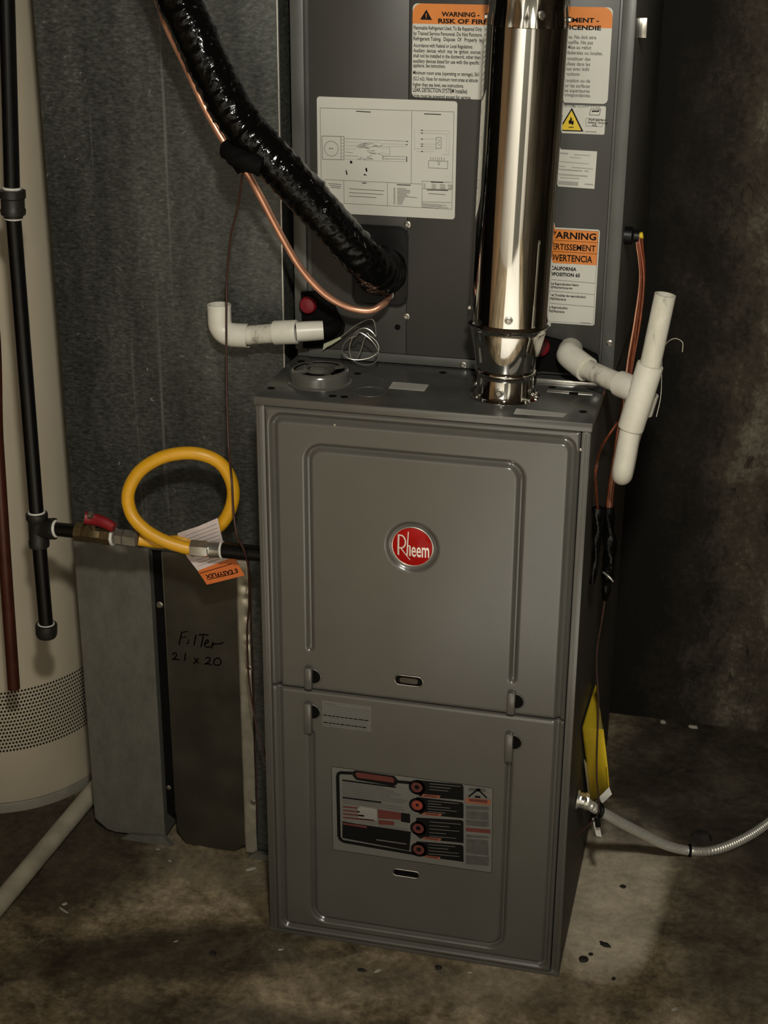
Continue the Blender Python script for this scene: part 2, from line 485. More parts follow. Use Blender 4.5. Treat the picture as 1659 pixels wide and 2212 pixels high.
class Print:
    """flat ink on a plane: 2-D shapes go to per-material layers, then to world through fn(u, v, lift)"""
    def __init__(s, fn):
        s.fn = fn; s.L = {}; s.P = []
    def piece(s, name, mat, pts, lift=1):
        s.P.append((name, mat, [s.fn(p[0], p[1], lift) for p in pts]))
    def mb(s, mat):
        return s.L.setdefault(mat, MB())
    def poly(s, mat, pts, lift=1):
        s.mb(mat).add([s.fn(p[0], p[1], lift) for p in pts], [tuple(range(len(pts)))])
    def rect(s, mat, x0, z0, x1, z1, lift=1):
        s.poly(mat, [(x0, z0), (x1, z0), (x1, z1), (x0, z1)], lift)
    def line(s, mat, a, b, w=0.0005, lift=1):
        d = Vector((b[0]-a[0], b[1]-a[1]))
        if d.length < 1e-9:
            return
        nrm = Vector((-d.y, d.x)).normalized()*(w/2)
        s.poly(mat, [(a[0]+nrm.x, a[1]+nrm.y), (a[0]-nrm.x, a[1]-nrm.y), (b[0]-nrm.x, b[1]-nrm.y), (b[0]+nrm.x, b[1]+nrm.y)], lift)
    def path(s, mat, pts, w=0.0005, lift=1, closed=False):
        q = list(pts)+([pts[0]] if closed else [])
        for a, b in zip(q[:-1], q[1:]):
            s.line(mat, a, b, w, lift)
    def disc(s, mat, c, r, lift=1, n=20, rz=None):
        rz = rz or r
        s.poly(mat, [(c[0]+r*math.cos(2*math.pi*k/n), c[1]+rz*math.sin(2*math.pi*k/n)) for k in range(n)], lift)
    def text(s, mat, body, x, z, h, width=None, right=None, bold=0.0, lift=1, rot=0.0):
        """x, z: left end of the baseline; h: cap height; width: squeeze to this width; right: right-aligned end"""
        vs, fs, w = text2d(body, bold)
        k = h/0.69
        kx = (width/w) if width else k*0.86
        if right is not None:
            x = right-w*kx
        ca, sa = math.cos(rot), math.sin(rot)
        s.mb(mat).add([s.fn(x+(v[0]*kx*ca-v[1]*k*sa), z+(v[0]*kx*sa+v[1]*k*ca), lift) for v in vs], fs)
    def build(s, parent, names=None):
        out = []
        for nm, mat, vs in s.P:
            me = bpy.data.meshes.new(nm)
            me.from_pydata(vs, [], [tuple(range(len(vs)))])
            me.materials.append(MAT[mat])
            o = bpy.data.objects.new(nm, me)
            COL.objects.link(o)
            o.parent = parent
            o.location = -wloc(parent)
        for mat, m in s.L.items():
            nm = (names or {}).get(mat, 'printing')
            me = bpy.data.meshes.new(nm)
            me.from_pydata(m.v, [], m.f)
            me.materials.append(MAT[mat])
            o = bpy.data.objects.new(nm, me)
            COL.objects.link(o)
            o.parent = parent
            o.location = -wloc(parent)
            o['kind'] = 'stuff'
            out.append(o)
        return out
def on_y(y):
    return lambda u, v, l: (u, y-0.00022*l, v)

# ---------------------------------------------------------------- the room
RX0, RX1, RY0, RY1, RZ1 = -1.45, 2.0, -2.7, 0.80, 2.38
struct(MB().box((RX0-.1, RY0-.1, -0.10), (RX1+.1, RY1+.1, 0.0)).build('floor', 'floor_concrete', None, 0))
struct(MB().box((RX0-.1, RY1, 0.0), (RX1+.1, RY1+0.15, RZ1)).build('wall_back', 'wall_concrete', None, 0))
struct(MB().box((RX0-.1, RY0, 0.0), (RX0, RY1, RZ1)).build('wall_left', 'wall_concrete', None, 0))
struct(MB().box((RX0, RY0+.03, 0.0), (RX0+.02, -1.25, 2.2)).build('added_plywood_sheet', 'wood', None, 0))  # added unseen plywood sheet, for a beige streak reflected in the flue
struct(MB().box((RX1, RY0, 0.0), (RX1+.1, RY1, RZ1)).build('wall_right', 'wall_concrete', None, 0))
struct(MB().box((RX0-.1, RY0-.1, RZ1), (RX1+.1, RY1+.15, RZ1+.1)).build('ceiling', 'joists', None, 0))
# wall behind the photographer: plastered, with a doorway cased in wood
wf = MB()
wf.box((RX0-.1, RY0-.1, 0), (0.62, RY0, RZ1)).box((1.45, RY0-.1, 0), (RX1+.1, RY0, RZ1)).box((0.62, RY0-.1, 2.05), (1.45, RY0, RZ1))
wfo = struct(wf.build('wall_front', 'plaster', None, 0))
tr = MB().box((0.54, RY0, 0), (0.62, RY0+.025, 2.13)).box((1.45, RY0, 0), (1.53, RY0+.025, 2.13)).box((0.62, RY0, 2.05), (1.45, RY0+.025, 2.13))
struct(tr.build('trim_1', 'plaster', None, 0))
struct(MB().box((0.62, RY0-.09, 0.01), (1.45, RY0-.05, 2.05)).build('door_1', 'galvanised_dull', None, 0))

# added unseen pale floor sheet, giving doors and flue a bright reflection
struct(MB().box((0.02, RY0, 0.0), (1.60, -0.92, 0.004)).build('added_pale_floor', 'plaster', None, 0))

# ---------------------------------------------------------------- furnace
FW, FH, FD = 0.4445, 0.860, 0.70
fur = thing('furnace', (FW/2, FD/2, 0.0), 'tall grey steel gas furnace with two embossed doors and a round red badge', 'furnace')
sheet = 0.0012
cb = MB()
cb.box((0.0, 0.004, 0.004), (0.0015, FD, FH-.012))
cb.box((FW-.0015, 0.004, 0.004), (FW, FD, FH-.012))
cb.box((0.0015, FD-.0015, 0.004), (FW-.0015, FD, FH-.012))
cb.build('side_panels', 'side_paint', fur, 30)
for x0, x1 in ((0.0, 0.0125), (FW-0.0115, FW)):
    f = MB().box((x0, 0.0, 0.006), (x1, 0.006, FH-.0115), 0.0012).build('front_flange', 'grey_paint', fur)
    xm = (x0+x1)/2
    MB().box((xm-.0012, -0.0012, 0.012), (xm+.0012, 0.0005, FH-.016), 0.0008).build('folded_seam', 'grey_paint', f)
MB().box((-0.0008, -0.0022, 0.0), (FW+.0008, FD, 0.0068), 0.001).build('base_pan', 'grey_paint', fur)
# interior liner, seen only through the slots
MB().box((0.004, 0.010, 0.010), (FW-.004, 0.014, FH-.02)).build('inner_liner', 'black_matte', fur, 0)

# top panel with turned-down front lip
tp = MB().box((-0.0012, -0.003, FH-.0022), (FW+.0012, FD+.001, FH), 0.0008)
top = tp.build('top_panel', 'grey_paint_shaded', fur)
MB().box((-0.0012, -0.0046, FH-.0118), (FW+.0012, -0.0022, FH-.0004), 0.0009).build('top_lip', 'grey_paint', top)
for sx in (-0.0016, FW+.0004):
    MB().box((sx, -0.003, FH-.0118), (sx+.0012, FD, FH-.001), 0.0004).build('side_lip', 'grey_paint', top)
for (x, y) in ((0.0110, 0.0350), (0.1000, 0.0225), (0.1160, 0.0228), (0.1062, 0.1290), (0.0490, 0.1690), (0.0135, 0.1670), (0.2195, 0.1640), (0.4290, 0.0402), (0.3760, 0.1350)):
    MB().lathe([(0.0052, 0), (0.0052, 0.0005), (0.0046, 0.0007)], (x, y, FH-.0001), n=16).build('knockout_hole', 'black_matte', top)
MB().ring((0.143, 0.052, FH+.0002), (0, 0, 1), 0.0215, 0.0006, 48, 6).build('scored_ring', 'flange_paint', top)

# raised round vent knock-out with an open slotted crown
kc = (0.0655, 0.080)
k = MB().lathe([(0.0445, 0.0), (0.0445, 0.0015), (0.0415, 0.003), (0.0405, 0.012), (0.0395, 0.0165), (0.0375, 0.0185), (0.0350, 0.0188), (0.0345, 0.0180)], (kc[0], kc[1], FH), n=56, cap=False).build('vent_collar', 'grey_paint', fur)
MB().lathe([(0.0352, 0.0), (0.0352, 0.0008)], (kc[0], kc[1], FH+.006), n=40).build('dark_well', 'black_matte', k)
MB().lathe([(0.0140, 0.0), (0.0140, 0.0175), (0.0130, 0.0186), (0.0, 0.0186)], (kc[0], kc[1], FH), n=40, cap=False).build('centre_cap', 'grey_paint', k)
MB().lathe([(0.0182, 0.0168), (0.0182, 0.0190), (0.0212, 0.0190), (0.0212, 0.0168)], (kc[0], kc[1], FH), n=40, cap=False).build('inner_rim', 'grey_paint', k)
for a in (40, 130, 220, 310):
    d = Vector((math.cos(math.radians(a)), math.sin(math.radians(a)), 0)); nrm = Vector((-d.y, d.x, 0))
    c0 = Vector((kc[0], kc[1], FH))
    vs = []
    for r in (0.021, 0.0365):
        for w in (-.0034, .0034):
            for z in (0.0155, 0.0186):
                q = c0+d*r+nrm*w; vs.append((q.x, q.y, q.z+z))
    MB().add(vs, [(0, 1, 3, 2), (4, 6, 7, 5), (0, 4, 5, 1), (2, 3, 7, 6), (0, 2, 6, 4), (1, 5, 7, 3)]).build('spoke', 'grey_paint', k)
def top_sticker(name, pts, mat):
    o = MB().prism(pts, 'z', FH, FH+.0005).build(name, mat, fur, 0)
    return o
s1 = top_sticker('paper_sticker', [(0.1636, 0.0745), (0.2131, 0.0738), (0.2130, 0.1030), (0.1628, 0.1035)], 'sticker')
s2 = top_sticker('paper_sticker', [(0.3440, 0.0085), (0.4075, 0.0125), (0.4105, 0.0270), (0.3440, 0.0310)], 'sticker')
pr = Print(lambda u, v, l: (u, v, FH+.0005+.0002*l))
for i in range(5):
    y = 0.079+i*0.0048
    pr.rect('ink_pale', 0.167, y, 0.167+0.026+0.016*((i*7) % 3)/2, y+0.0012)
pr.build(s1)
pr = Print(lambda u, v, l: (u, v, FH+.0005+.0002*l))
for i in range(3):
    pr.rect('ink_pale', 0.349, 0.0135+i*0.005, 0.392-0.008*i, 0.0148+i*0.005)
pr.build(s2)
# bright slotted bracket behind the flue
MB().box((0.352, 0.150, FH), (0.435, 0.156, FH+.006), 0.001).build('rear_bracket', 'aluminium', fur)
MB().box((0.372, 0.112, FH-.0002), (0.433, 0.121, FH+.0009), 0.0004).build('bright_slot', 'aluminium', fur)
MB().box((0.402, 0.108, FH+.0008), (0.414, 0.117, FH+.0016), 0.0004).build('slot_hole', 'black_matte', fur)

# embossed doors ------------------------------------------------------------
def path_arc(pts, r):
    """polyline with rounded inner corners"""
    out = [pts[0]]
    for a, b, c in zip(pts[:-2], pts[1:-1], pts[2:]):
        a, b, c = map(lambda p: np.array(p, float), (a, b, c))
        u = (a-b)/np.linalg.norm(a-b); w = (c-b)/np.linalg.norm(c-b)
        p0 = b+u*r; p1 = b+w*r; cen = b+u*r+w*r
        for k in range(9):
            th = k/8*math.pi/2
            out.append(tuple(cen-w*r*math.cos(th)-u*r*math.sin(th)))
    out.append(pts[-1])
    return np.array(out)
def seg_dist(X, Z, pts):
    D = np.full(X.shape, 9.0)
    for (ax, az), (bx, bz) in zip(pts[:-1], pts[1:]):
        dx, dz = bx-ax, bz-az
        L = dx*dx+dz*dz
        if L < 1e-12:
            continue
        tt = np.clip(((X-ax)*dx+(Z-az)*dz)/L, 0, 1)
        D = np.minimum(D, np.hypot(X-ax-tt*dx, Z-az-tt*dz))
    return D
def groove(D, w, depth):
    return np.where(D < w/2, depth*(0.5+0.5*np.cos(2*np.pi*D/w)), 0.0)
DY = -0.0060     # door face
BC = (0.2165, 0.6665)   # badge centre
def door(name, x0, x1, z0, z1, paths, extra=None):
    nx = int((x1-x0)/0.0018); nz = int((z1-z0)/0.0018)
    xs = np.linspace(x0, x1, nx+1); zs = np.linspace(z0, z1, nz+1)
    X, Z = np.meshgrid(xs, zs)
    Hh = np.zeros_like(X)
    for pts, w, dep in paths:
        Hh = np.maximum(Hh, groove(seg_dist(X, Z, pts), w, dep))
    if extra:
        Hh = np.maximum(Hh, extra(X, Z))
    edge = np.minimum(np.minimum(X-x0, x1-X), np.minimum(Z-z0, z1-Z))
    Hh = Hh+np.where(edge < 0.004, 0.0022*(1-edge/0.004)**2, 0)
    m = MB()
    m.v = [(float(a), float(DY+b), float(c)) for a, b, c in zip(X.ravel(), Hh.ravel(), Z.ravel())]
    w = nx+1
    m.f = [(j*w+i, j*w+i+1, (j+1)*w+i+1, (j+1)*w+i) for j in range(nz) for i in range(nx)]
    # returned edges
    rim = [i for i in range(w)]+[j*w+nx for j in range(1, nz+1)]+[nz*w+i for i in range(nx-1, -1, -1)]+[j*w for j in range(nz-1, 0, -1)]
    o = len(m.v)
    m.v += [(m.v[i][0], 0.006, m.v[i][2]) for i in rim]
    n = len(rim)
    for q in range(n):
        m.f.append((rim[q], o+q, o+(q+1) % n, rim[(q+1) % n]))
    return m.build(name, 'grey_paint', fur, 50)
SEAM = 0.4308
outer_u = path_arc([(0.0250, 0.425), (0.0250, 0.8350), (0.4235, 0.8350), (0.4235, 0.425)], 0.014)
inner_u = path_arc([(0.0725, 0.498), (0.0725, 0.7965), (0.3590, 0.7965), (0.3590, 0.486)], 0.020)
outer_l = path_arc([(0.0250, 0.437), (0.0250, 0.0205), (0.4240, 0.0205), (0.4240, 0.437)], 0.008)
inner_l = path_arc([(0.0720, 0.3595), (0.0720, 0.0400), (0.3590, 0.0400), (0.3590, 0.3535)], 0.020)
def badge_well(X, Z):
    r = np.hypot(X-BC[0], Z-BC[1])
    return np.where(r < 0.0365, 0.0042*np.clip((0.0365-r)/0.0045, 0, 1), 0.0)
ud = door('upper_door', 0.0138, FW-.0125, SEAM+.0014, FH-.0128, [(outer_u, 0.0135, 0.0072), (inner_u, 0.0125, 0.0068)], badge_well)
ld = door('lower_door', 0.0138, FW-.0125, 0.0088, SEAM-.0014, [(outer_l, 0.012, 0.0062), (inner_l, 0.0125, 0.0068)])
screw((0.1100, DY, 0.8300), (0, -1, 0), fur, 0.0012)
screw((0.4325, -0.001, 0.8230), (0, -1, 0), fur, 0.0014)

# badge
bd = MB()
DOME = lambda r: 0.0050*math.sqrt(max(0.0, 1-(r/0.0300)**2))-0.0008
prof = [(0.0276*i/12, DOME(0.0276*i/12)) for i in range(12, -1, -1)]
by = DY+0.0036
badge = MB().lathe(prof, (BC[0], by, BC[1]), (0, -1, 0), 48, cap=False).build('badge', 'badge_red', fur, 60)
MB().ring((BC[0], by-.0012, BC[1]), (0, -1, 0), 0.0281, 0.0011, 56, 8).build('bright_rim', 'aluminium', badge)
def on_dome(u, v, l):
    x = u*0.0276; z = v*0.0270
    return (BC[0]+x, by-DOME(math.hypot(x, z))-0.00018*l-0.0001, BC[1]+z)
pr = Print(on_dome)
def dstroke(pts, w0, w1=None):
    w1 = w1 or w0
    q = smooth_path([(a, b, 0) for a, b in pts], 0.06) if len(pts) > 2 else [Vector((*pts[0], 0)).lerp(Vector((*pts[1], 0)), i/10) for i in range(11)]
    for i in range(len(q)-1):
        a, b = q[i], q[i+1]
        d = (b-a).normalized(); nn = Vector((-d.y, d.x, 0))
        wa = w0+(w1-w0)*i/(len(q)-1); wb = w0+(w1-w0)*(i+1)/(len(q)-1)
        pr.poly('badge_letters', [tuple((a+nn*wa/2)[:2]), tuple((a-nn*wa/2)[:2]), tuple((b-nn*wb/2)[:2]), tuple((b+nn*wb/2)[:2])])
zb = lambda x, y: ((x-750)/350, (800-y)/335)
dstroke([zb(512, 598), zb(512, 965)], 0.085)
dstroke([zb(512, 606), zb(585, 612), zb(632, 680), zb(630, 765), zb(585, 822), zb(520, 828)], 0.07)
dstroke([zb(560, 835), zb(720, 1032)], 0.06, 0.035)
dstroke([zb(682, 530), zb(668, 950)], 0.045, 0.07)
dstroke([zb(672, 770), zb(715, 775)], 0.06)
dstroke([zb(716, 772), zb(718, 960)], 0.07)
pr.text('badge_letters', 'eem', *zb(742, 962), 0.80, width=(1045-742)/350, bold=0.012)
pr.build(badge, {'badge_letters': 'raised_letters'})

# latches and sight glasses
def latch(x, z0, z1, side, parent):
    b = MB().box((x-.0058, DY-.0085, z0), (x+.0058, DY+.001, z1), 0.003).build('latch_bar', 'grey_paint', parent)
    zc = z1-.016
    pts = [(x+.004, zc-.012)]+[(x+.004+.0135*math.cos(math.radians(a)), zc+.012*math.sin(math.radians(a))) for a in range(-80, 81, 16)]+[(x+.004, zc+.012)]
    return b, pts
for dparent, x, z0, z1 in ((ud, 0.0705, 0.4345, 0.4690), (ld, 0.0690, 0.3630, 0.4120), (ud, 0.3590, 0.4345, 0.4690), (ld, 0.3585, 0.3590, 0.4045)):
    lb, pts = latch(x, z0, z1, 1, fur)
    MB().prism(pts, 'y', DY-.0004, DY+.002).build('finger_recess', 'black_matte', lb)
    ringp = [(p[0], DY-.0006, p[1]) for p in pts]
    MB().tube(ringp, 0.0012, 8, raw=True).build('recess_rim', 'grey_paint', lb)
def slot(xc, zc, w, h, parent):
    pts = rrect(xc-w/2, xc+w/2, zc-h/2, zc+h/2, h/2-.0005, 8)
    o = MB().prism(pts, 'y', DY-.0005, DY+.002).build('sight_slot', 'black_matte', parent)
    rim = [(p[0], DY-.0008, p[1]) for p in pts]
    MB().tube(rim+[rim[0]], 0.0010, 8, raw=True, cap=False).build('slot_rim', 'zinc', o)
    return o
s_a = slot(0.2146, 0.4650, 0.0400, 0.0150, fur)
MB().prism(rrect(0.2146-.013, 0.2146+.013, 0.4650-.004, 0.4650+.004, .0035, 5), 'y', DY-.0010, DY-.0004).build('sight_glass', 'dark_steel', s_a)
slot(0.2143, 0.1455, 0.0395, 0.0115, fur)

# small grey text label under the seam
gl = MB().prism(rrect(0.0890, 0.1607, 0.3753, 0.4166, 0.001, 2), 'y', DY-.0003, DY+.001).build('grey_label', 'grey_label', fur, 0)
pr = Print(on_y(DY-.0003))
random.seed(3)
for i in range(10):
    z = 0.4128-i*0.0039
    x = 0.0905
    if i == 0:
        pr.rect('ink_grey', x, z-.0016, 0.110, z+.0006); continue
    while x < 0.1545:
        w = random.uniform(0.003, 0.008)
        pr.rect('ink' if i in (5, 8) else 'ink_grey', x, z-.0009, min(x+w, 0.1590), z+.0008)
        x += w+0.0011
pr.build(gl)

# large warning and lighting-instruction panel on the lower door, colours darkened for dim light
wl = MB().prism([(0.1030, 0.1682), (0.3405, 0.1682), (0.3380, 0.3103), (0.1020, 0.3100)], 'y', DY-.0003, DY+.001).build('instruction_label', 'grey_label', fur, 0)
pr = Print(on_y(DY-.0003))
Wp = lambda a: [(p[0], p[1]) for p in a]
pr.path('ink', [(0.1030, 0.1682), (0.3405, 0.1682), (0.3380, 0.3103), (0.1020, 0.3100)], 0.0006, 1, True)
# black swept frame
pr.path('ink', [(0.1333, 0.3036), (0.1141, 0.3016), (0.1111, 0.2974), (0.1126, 0.1909), (0.1177, 0.185), (0.2296, 0.1816)], 0.0052, 1)
pr.piece('black_block', 'ink', [(0.1333, 0.3064), (0.1383, 0.3091), (0.1952, 0.3085), (0.2001, 0.3028), (0.1994, 0.2952), (0.1945, 0.2913), (0.1391, 0.2933), (0.1338, 0.299)], 1)
pr.piece('red_block', 'dark_red', [(0.1374, 0.3033), (0.1408, 0.3066), (0.1919, 0.3061), (0.1956, 0.302), (0.194, 0.2971), (0.1408, 0.2973)], 2)
pr.path('ink', [(0.1993, 0.2998), (0.2198, 0.3008)], 0.0050, 1)
for quad, cpt, ccol in [([(0.2263, 0.3068), (0.2934, 0.3098), (0.2958, 0.3065), (0.2964, 0.2839), (0.2332, 0.2805), (0.2233, 0.2868)], (0.2284, 0.2947), 'dark_red'), ([(0.2283, 0.2787), (0.2941, 0.2803), (0.2966, 0.2779), (0.2972, 0.2538), (0.2336, 0.2506), (0.2236, 0.2588)], (0.2293, 0.265), 'red_ink'), ([(0.2287, 0.2441), (0.2948, 0.2506), (0.2973, 0.2482), (0.2983, 0.212), (0.2342, 0.2093), (0.2241, 0.2172)], (0.2315, 0.226), 'ink'), ([(0.2293, 0.2037), (0.2959, 0.2086), (0.2984, 0.2058), (0.2991, 0.18), (0.2413, 0.1793), (0.2246, 0.1827)], (0.2328, 0.1899), 'dark_red')]:
    pr.piece('black_panel', 'ink', quad, 1)
    pr.disc('ink', cpt, 0.0122, 1)
    pr.disc('dark_red' if ccol != 'red_ink' else 'red_ink', cpt, 0.0082, 2)
    pr.disc('ink', (cpt[0], cpt[1]+.0005), 0.0036 if ccol != 'red_ink' else 0.0022, 3)
for q in [[(0.2348, 0.2802), (0.238, 0.2854), (0.2632, 0.2866), (0.2608, 0.2816)], [(0.2352, 0.2503), (0.2401, 0.2549), (0.2662, 0.2566), (0.2631, 0.2516)], [(0.2358, 0.2092), (0.2407, 0.2133), (0.2662, 0.215), (0.2639, 0.2101)], [(0.2404, 0.1792), (0.2437, 0.1821), (0.2652, 0.1829), (0.2637, 0.1782)]]:
    pr.piece('orange_block', 'shaded_orange', q, 3)
    cx_ = sum(p[0] for p in q)/4; cz_ = sum(p[1] for p in q)/4
    pr.piece('red_block', 'dark_red', [(cx_+(p[0]-cx_)*0.75, cz_+(p[1]-cz_)*0.6) for p in q], 4)
for l0, l1 in [((0.2466, 0.3038), (0.2918, 0.3062)), ((0.2467, 0.299), (0.2775, 0.3007)), ((0.2468, 0.2942), (0.2743, 0.2957)), ((0.2447, 0.2749), (0.2901, 0.2774)), ((0.2448, 0.2704), (0.2643, 0.2715)), ((0.2448, 0.2659), (0.2774, 0.2678)), ((0.2449, 0.2615), (0.2872, 0.2639)), ((0.245, 0.257), (0.2711, 0.2585)), ((0.2477, 0.2401), (0.2934, 0.2433)), ((0.2478, 0.234), (0.2773, 0.2361)), ((0.2479, 0.228), (0.2921, 0.2312)), ((0.248, 0.2219), (0.2726, 0.2237)), ((0.2481, 0.2158), (0.2875, 0.2187)), ((0.2467, 0.2014), (0.2862, 0.204)), ((0.2468, 0.1961), (0.2765, 0.198)), ((0.2469, 0.1907), (0.2914, 0.1936)), ((0.247, 0.1853), (0.2931, 0.1884))]:
    pr.line('ink_grey', l0, l1, 0.0011, 2)
# text columns at the left
for l0, l1, mt in [((0.1182, 0.2895), (0.1978, 0.2902), 'ink'), ((0.1182, 0.2854), (0.1813, 0.286), 'ink_grey'), ((0.1182, 0.2813), (0.1946, 0.282), 'ink_grey'), ((0.1182, 0.2771), (0.2045, 0.278), 'ink_grey'), ((0.1182, 0.273), (0.1897, 0.2737), 'ink_grey'), ((0.1181, 0.2688), (0.2144, 0.2698), 'ink_grey'), ((0.1181, 0.2646), (0.2112, 0.2657), 'ink_grey'), ((0.1181, 0.2605), (0.1765, 0.2611), 'ink'), ((0.1181, 0.2563), (0.208, 0.2574), 'ink_grey'), ((0.118, 0.2521), (0.2113, 0.2533), 'ink_grey'), ((0.1188, 0.2448), (0.1407, 0.2459), 'dark_red'), ((0.1188, 0.2387), (0.144, 0.2399), 'dark_red'), ((0.1188, 0.2326), (0.1507, 0.2341), 'dark_red'), ((0.1188, 0.2265), (0.1658, 0.2288), 'dark_red')]:
    pr.line(mt, l0, l1, 0.0026 if mt != 'ink_grey' else 0.0032, 1)
pr.piece('red_block', 'dark_red', [(0.1707, 0.2488), (0.2056, 0.2483), (0.2057, 0.2366), (0.1716, 0.2333)], 1)
pr.piece('black_block', 'ink', [(0.2056, 0.2487), (0.2191, 0.2486), (0.2193, 0.2331), (0.2057, 0.2332)], 1)
pr.piece('red_block', 'dark_red', [(0.1721, 0.2311), (0.1958, 0.2319), (0.1955, 0.2254), (0.1722, 0.2229)], 1)
pr.piece('white_block', 'shaded_white', [(0.1415, 0.2456), (0.1457, 0.2497), (0.1699, 0.2483), (0.17, 0.2293), (0.1423, 0.2276)], 1)
pr.path('ink_grey', [(0.1734, 0.2203), (0.2166, 0.222)], 0.0025, 1)
pr.piece('black_block', 'ink', [(0.1179, 0.2198), (0.1406, 0.2187), (0.2208, 0.2185), (0.2187, 0.1855), (0.1177, 0.1908)], 1)
pr.path('dark_red', [(0.1187, 0.2161), (0.1549, 0.2157)], 0.0035, 2)
pr.path('ink_grey', [(0.1693, 0.1965), (0.2144, 0.1964)], 0.0020, 2)
# pictogram column at the right
pr.path('ink', [(0.3035, 0.2911), (0.3167, 0.3052), (0.3299, 0.2929)], 0.0024, 2)
pr.piece('black_block', 'ink', [(0.3138, 0.3066), (0.3202, 0.307), (0.3203, 0.3021), (0.3139, 0.302)], 2)
pr.piece('black_block', 'ink', [(0.3126, 0.2944), (0.3206, 0.2947), (0.3207, 0.2914), (0.3126, 0.2911)], 2)
pr.piece('grey_block', 'ink_mid', [(0.3031, 0.3058), (0.3278, 0.3078), (0.328, 0.3023), (0.3032, 0.3003)], 1)
pr.piece('orange_block', 'shaded_orange', [(0.2992, 0.2886), (0.3356, 0.2912), (0.3358, 0.2824), (0.2994, 0.2803)], 3)
pr.piece('red_block', 'dark_red', [(0.3044, 0.2881), (0.3308, 0.2899), (0.3309, 0.2853), (0.3045, 0.2839)], 4)
pr.piece('red_block', 'dark_red', [(0.3008, 0.239), (0.3364, 0.2414), (0.3366, 0.2349), (0.301, 0.2328)], 2)
for q in [[(0.3002, 0.2757), (0.3336, 0.2787), (0.3334, 0.2727), (0.3004, 0.2692)], [(0.3004, 0.2678), (0.333, 0.2704), (0.3335, 0.2559), (0.3008, 0.254)], [(0.3008, 0.2525), (0.3343, 0.2546), (0.3338, 0.2448), (0.301, 0.2428)], [(0.3015, 0.2272), (0.3343, 0.2302), (0.3344, 0.2257), (0.3016, 0.2224)], [(0.3016, 0.2202), (0.3337, 0.2231), (0.3354, 0.1968), (0.3023, 0.195)], [(0.3024, 0.1927), (0.3359, 0.195), (0.3364, 0.1797), (0.3028, 0.1768)]]:
    pr.piece('grey_text_block', 'ink_mid', q, 1)
pr.build(wl, {'ink': 'black_printing', 'dark_red': 'red_printing', 'ink_pale': 'grey_text_block', 'ink_grey': 'grey_text'})

# ---------------------------------------------------------------- evaporator coil cabinet on top of the furnace
CY = 0.187
CX1 = 0.4525
CZ0, CZ1 = FH, 1.46
coil = thing('coil_cabinet', (CX1/2, 0.45, FH), 'dark grey evaporator coil cabinet covered in warning labels, sitting on the furnace', 'coil cabinet')
MB().box((0.001, CY+.004, CZ0+.001), (CX1-.001, FD, CZ1), 0.001).build('casing', 'flange_paint', coil)
MB().box((0.0245, CY, CZ0+.0155), (0.1610, CY+.005, CZ1), 0.001).build('front_panel', 'coil_paint', coil)
MB().box((0.1614, CY, CZ0+.0155), (0.4315, CY+.005, CZ1), 0.001).build('front_panel', 'coil_paint', coil)
MB().box((0.0, CY-.0035, CZ0+.012), (0.0185, CY+.006, CZ1), 0.0015).build('edge_flange', 'flange_paint', coil)
MB().box((0.4350, CY-.0035, CZ0+.004), (CX1, CY+.006, CZ1), 0.0015).build('edge_flange', 'flange_paint', coil)
MB().box((0.0195, CY-.0015, CZ0+.002), (0.352, CY+.006, CZ0+.0150), 0.001).build('bottom_flange', 'flange_paint', coil)
for (x, z) in ((0.1615, 1.0587), (0.1616, 0.9300), (0.2440, 0.8665)):
    screw((x, CY-.0014 if z < .9 else CY, z), (0, -1, 0), coil, 0.0034)
for (x, z) in ((0.4452, 0.9130), (0.0095, 0.9900)):
    screw((x, CY-.0035, z), (0, -1, 0), coil, 0.0034)
MB().lathe([(0.0042, 0), (0.0042, 0.0006)], (0.1490, CY+.0002, 0.9140), (0, -1, 0), 14).build('panel_hole', 'black_matte', coil)
# blackened grommet plate where the lines enter
gp = MB().prism(rrect(0.084, 0.1632, 0.9435, 1.0560, 0.014, 6), 'y', CY-.004, CY+.001).build('rubber_line_plate', 'black_plastic', coil)
MB().tube([(a, CY-.0042, b) for a, b in rrect(0.0865, 0.1607, 0.946, 1.0535, 0.012, 6)], 0.0010, 6, raw=True).build('plate_lip', 'black_plastic', gp)
# drain pan ends showing through the cut-outs
dp = MB().prism([(0.0108, 0.9563), (0.0379, 0.9593), (0.0552, 0.9459), (0.0732, 0.9111), (0.0697, 0.8968), (0.0411, 0.8805), (0.0129, 0.8758)], 'y', CY-.0085, CY+.001).build('drain_pan_end', 'black_matte', coil, 0)
MB().lathe([(0.0105, 0), (0.0125, 0.003), (0.0125, 0.008), (0.0100, 0.011), (0, 0.012)], (0.023, 0.179, 0.9407), (0, -1, 0), 24).build('red_plug', 'red_plastic', dp)
dp2 = MB().prism([(0.3401, 0.9153), (0.3591, 0.9166), (0.4013, 0.9079), (0.4297, 0.8957), (0.4351, 0.8673), (0.3421, 0.868)], 'y', CY-.0085, CY+.001).build('drain_pan_end', 'black_matte', coil, 0)
MB().lathe([(0.0115, 0), (0.0135, 0.003), (0.0135, 0.009), (0.0105, 0.012), (0, 0.013)], (0.3523, 0.178, 0.9049), (0, -1, 0), 24).build('red_plug', 'red_plastic', dp2)
MB().prism([(0.0431, 0.8759), (0.0446, 0.8855), (0.0548, 0.8903), (0.0698, 0.8981), (0.0711, 0.8955), (0.0561, 0.885), (0.0493, 0.8811)], 'y', CY-.0115, CY-.010).build('torn_foam', 'foam', coil, 0)
gm = MB().lathe([(0.012, 0), (0.012, 0.010), (0.0085, 0.013), (0.0085, 0.020)], (CX1-.001, 0.235, 1.050), (1, 0, 0), 20).build('wire_grommet', 'black_plastic', coil)
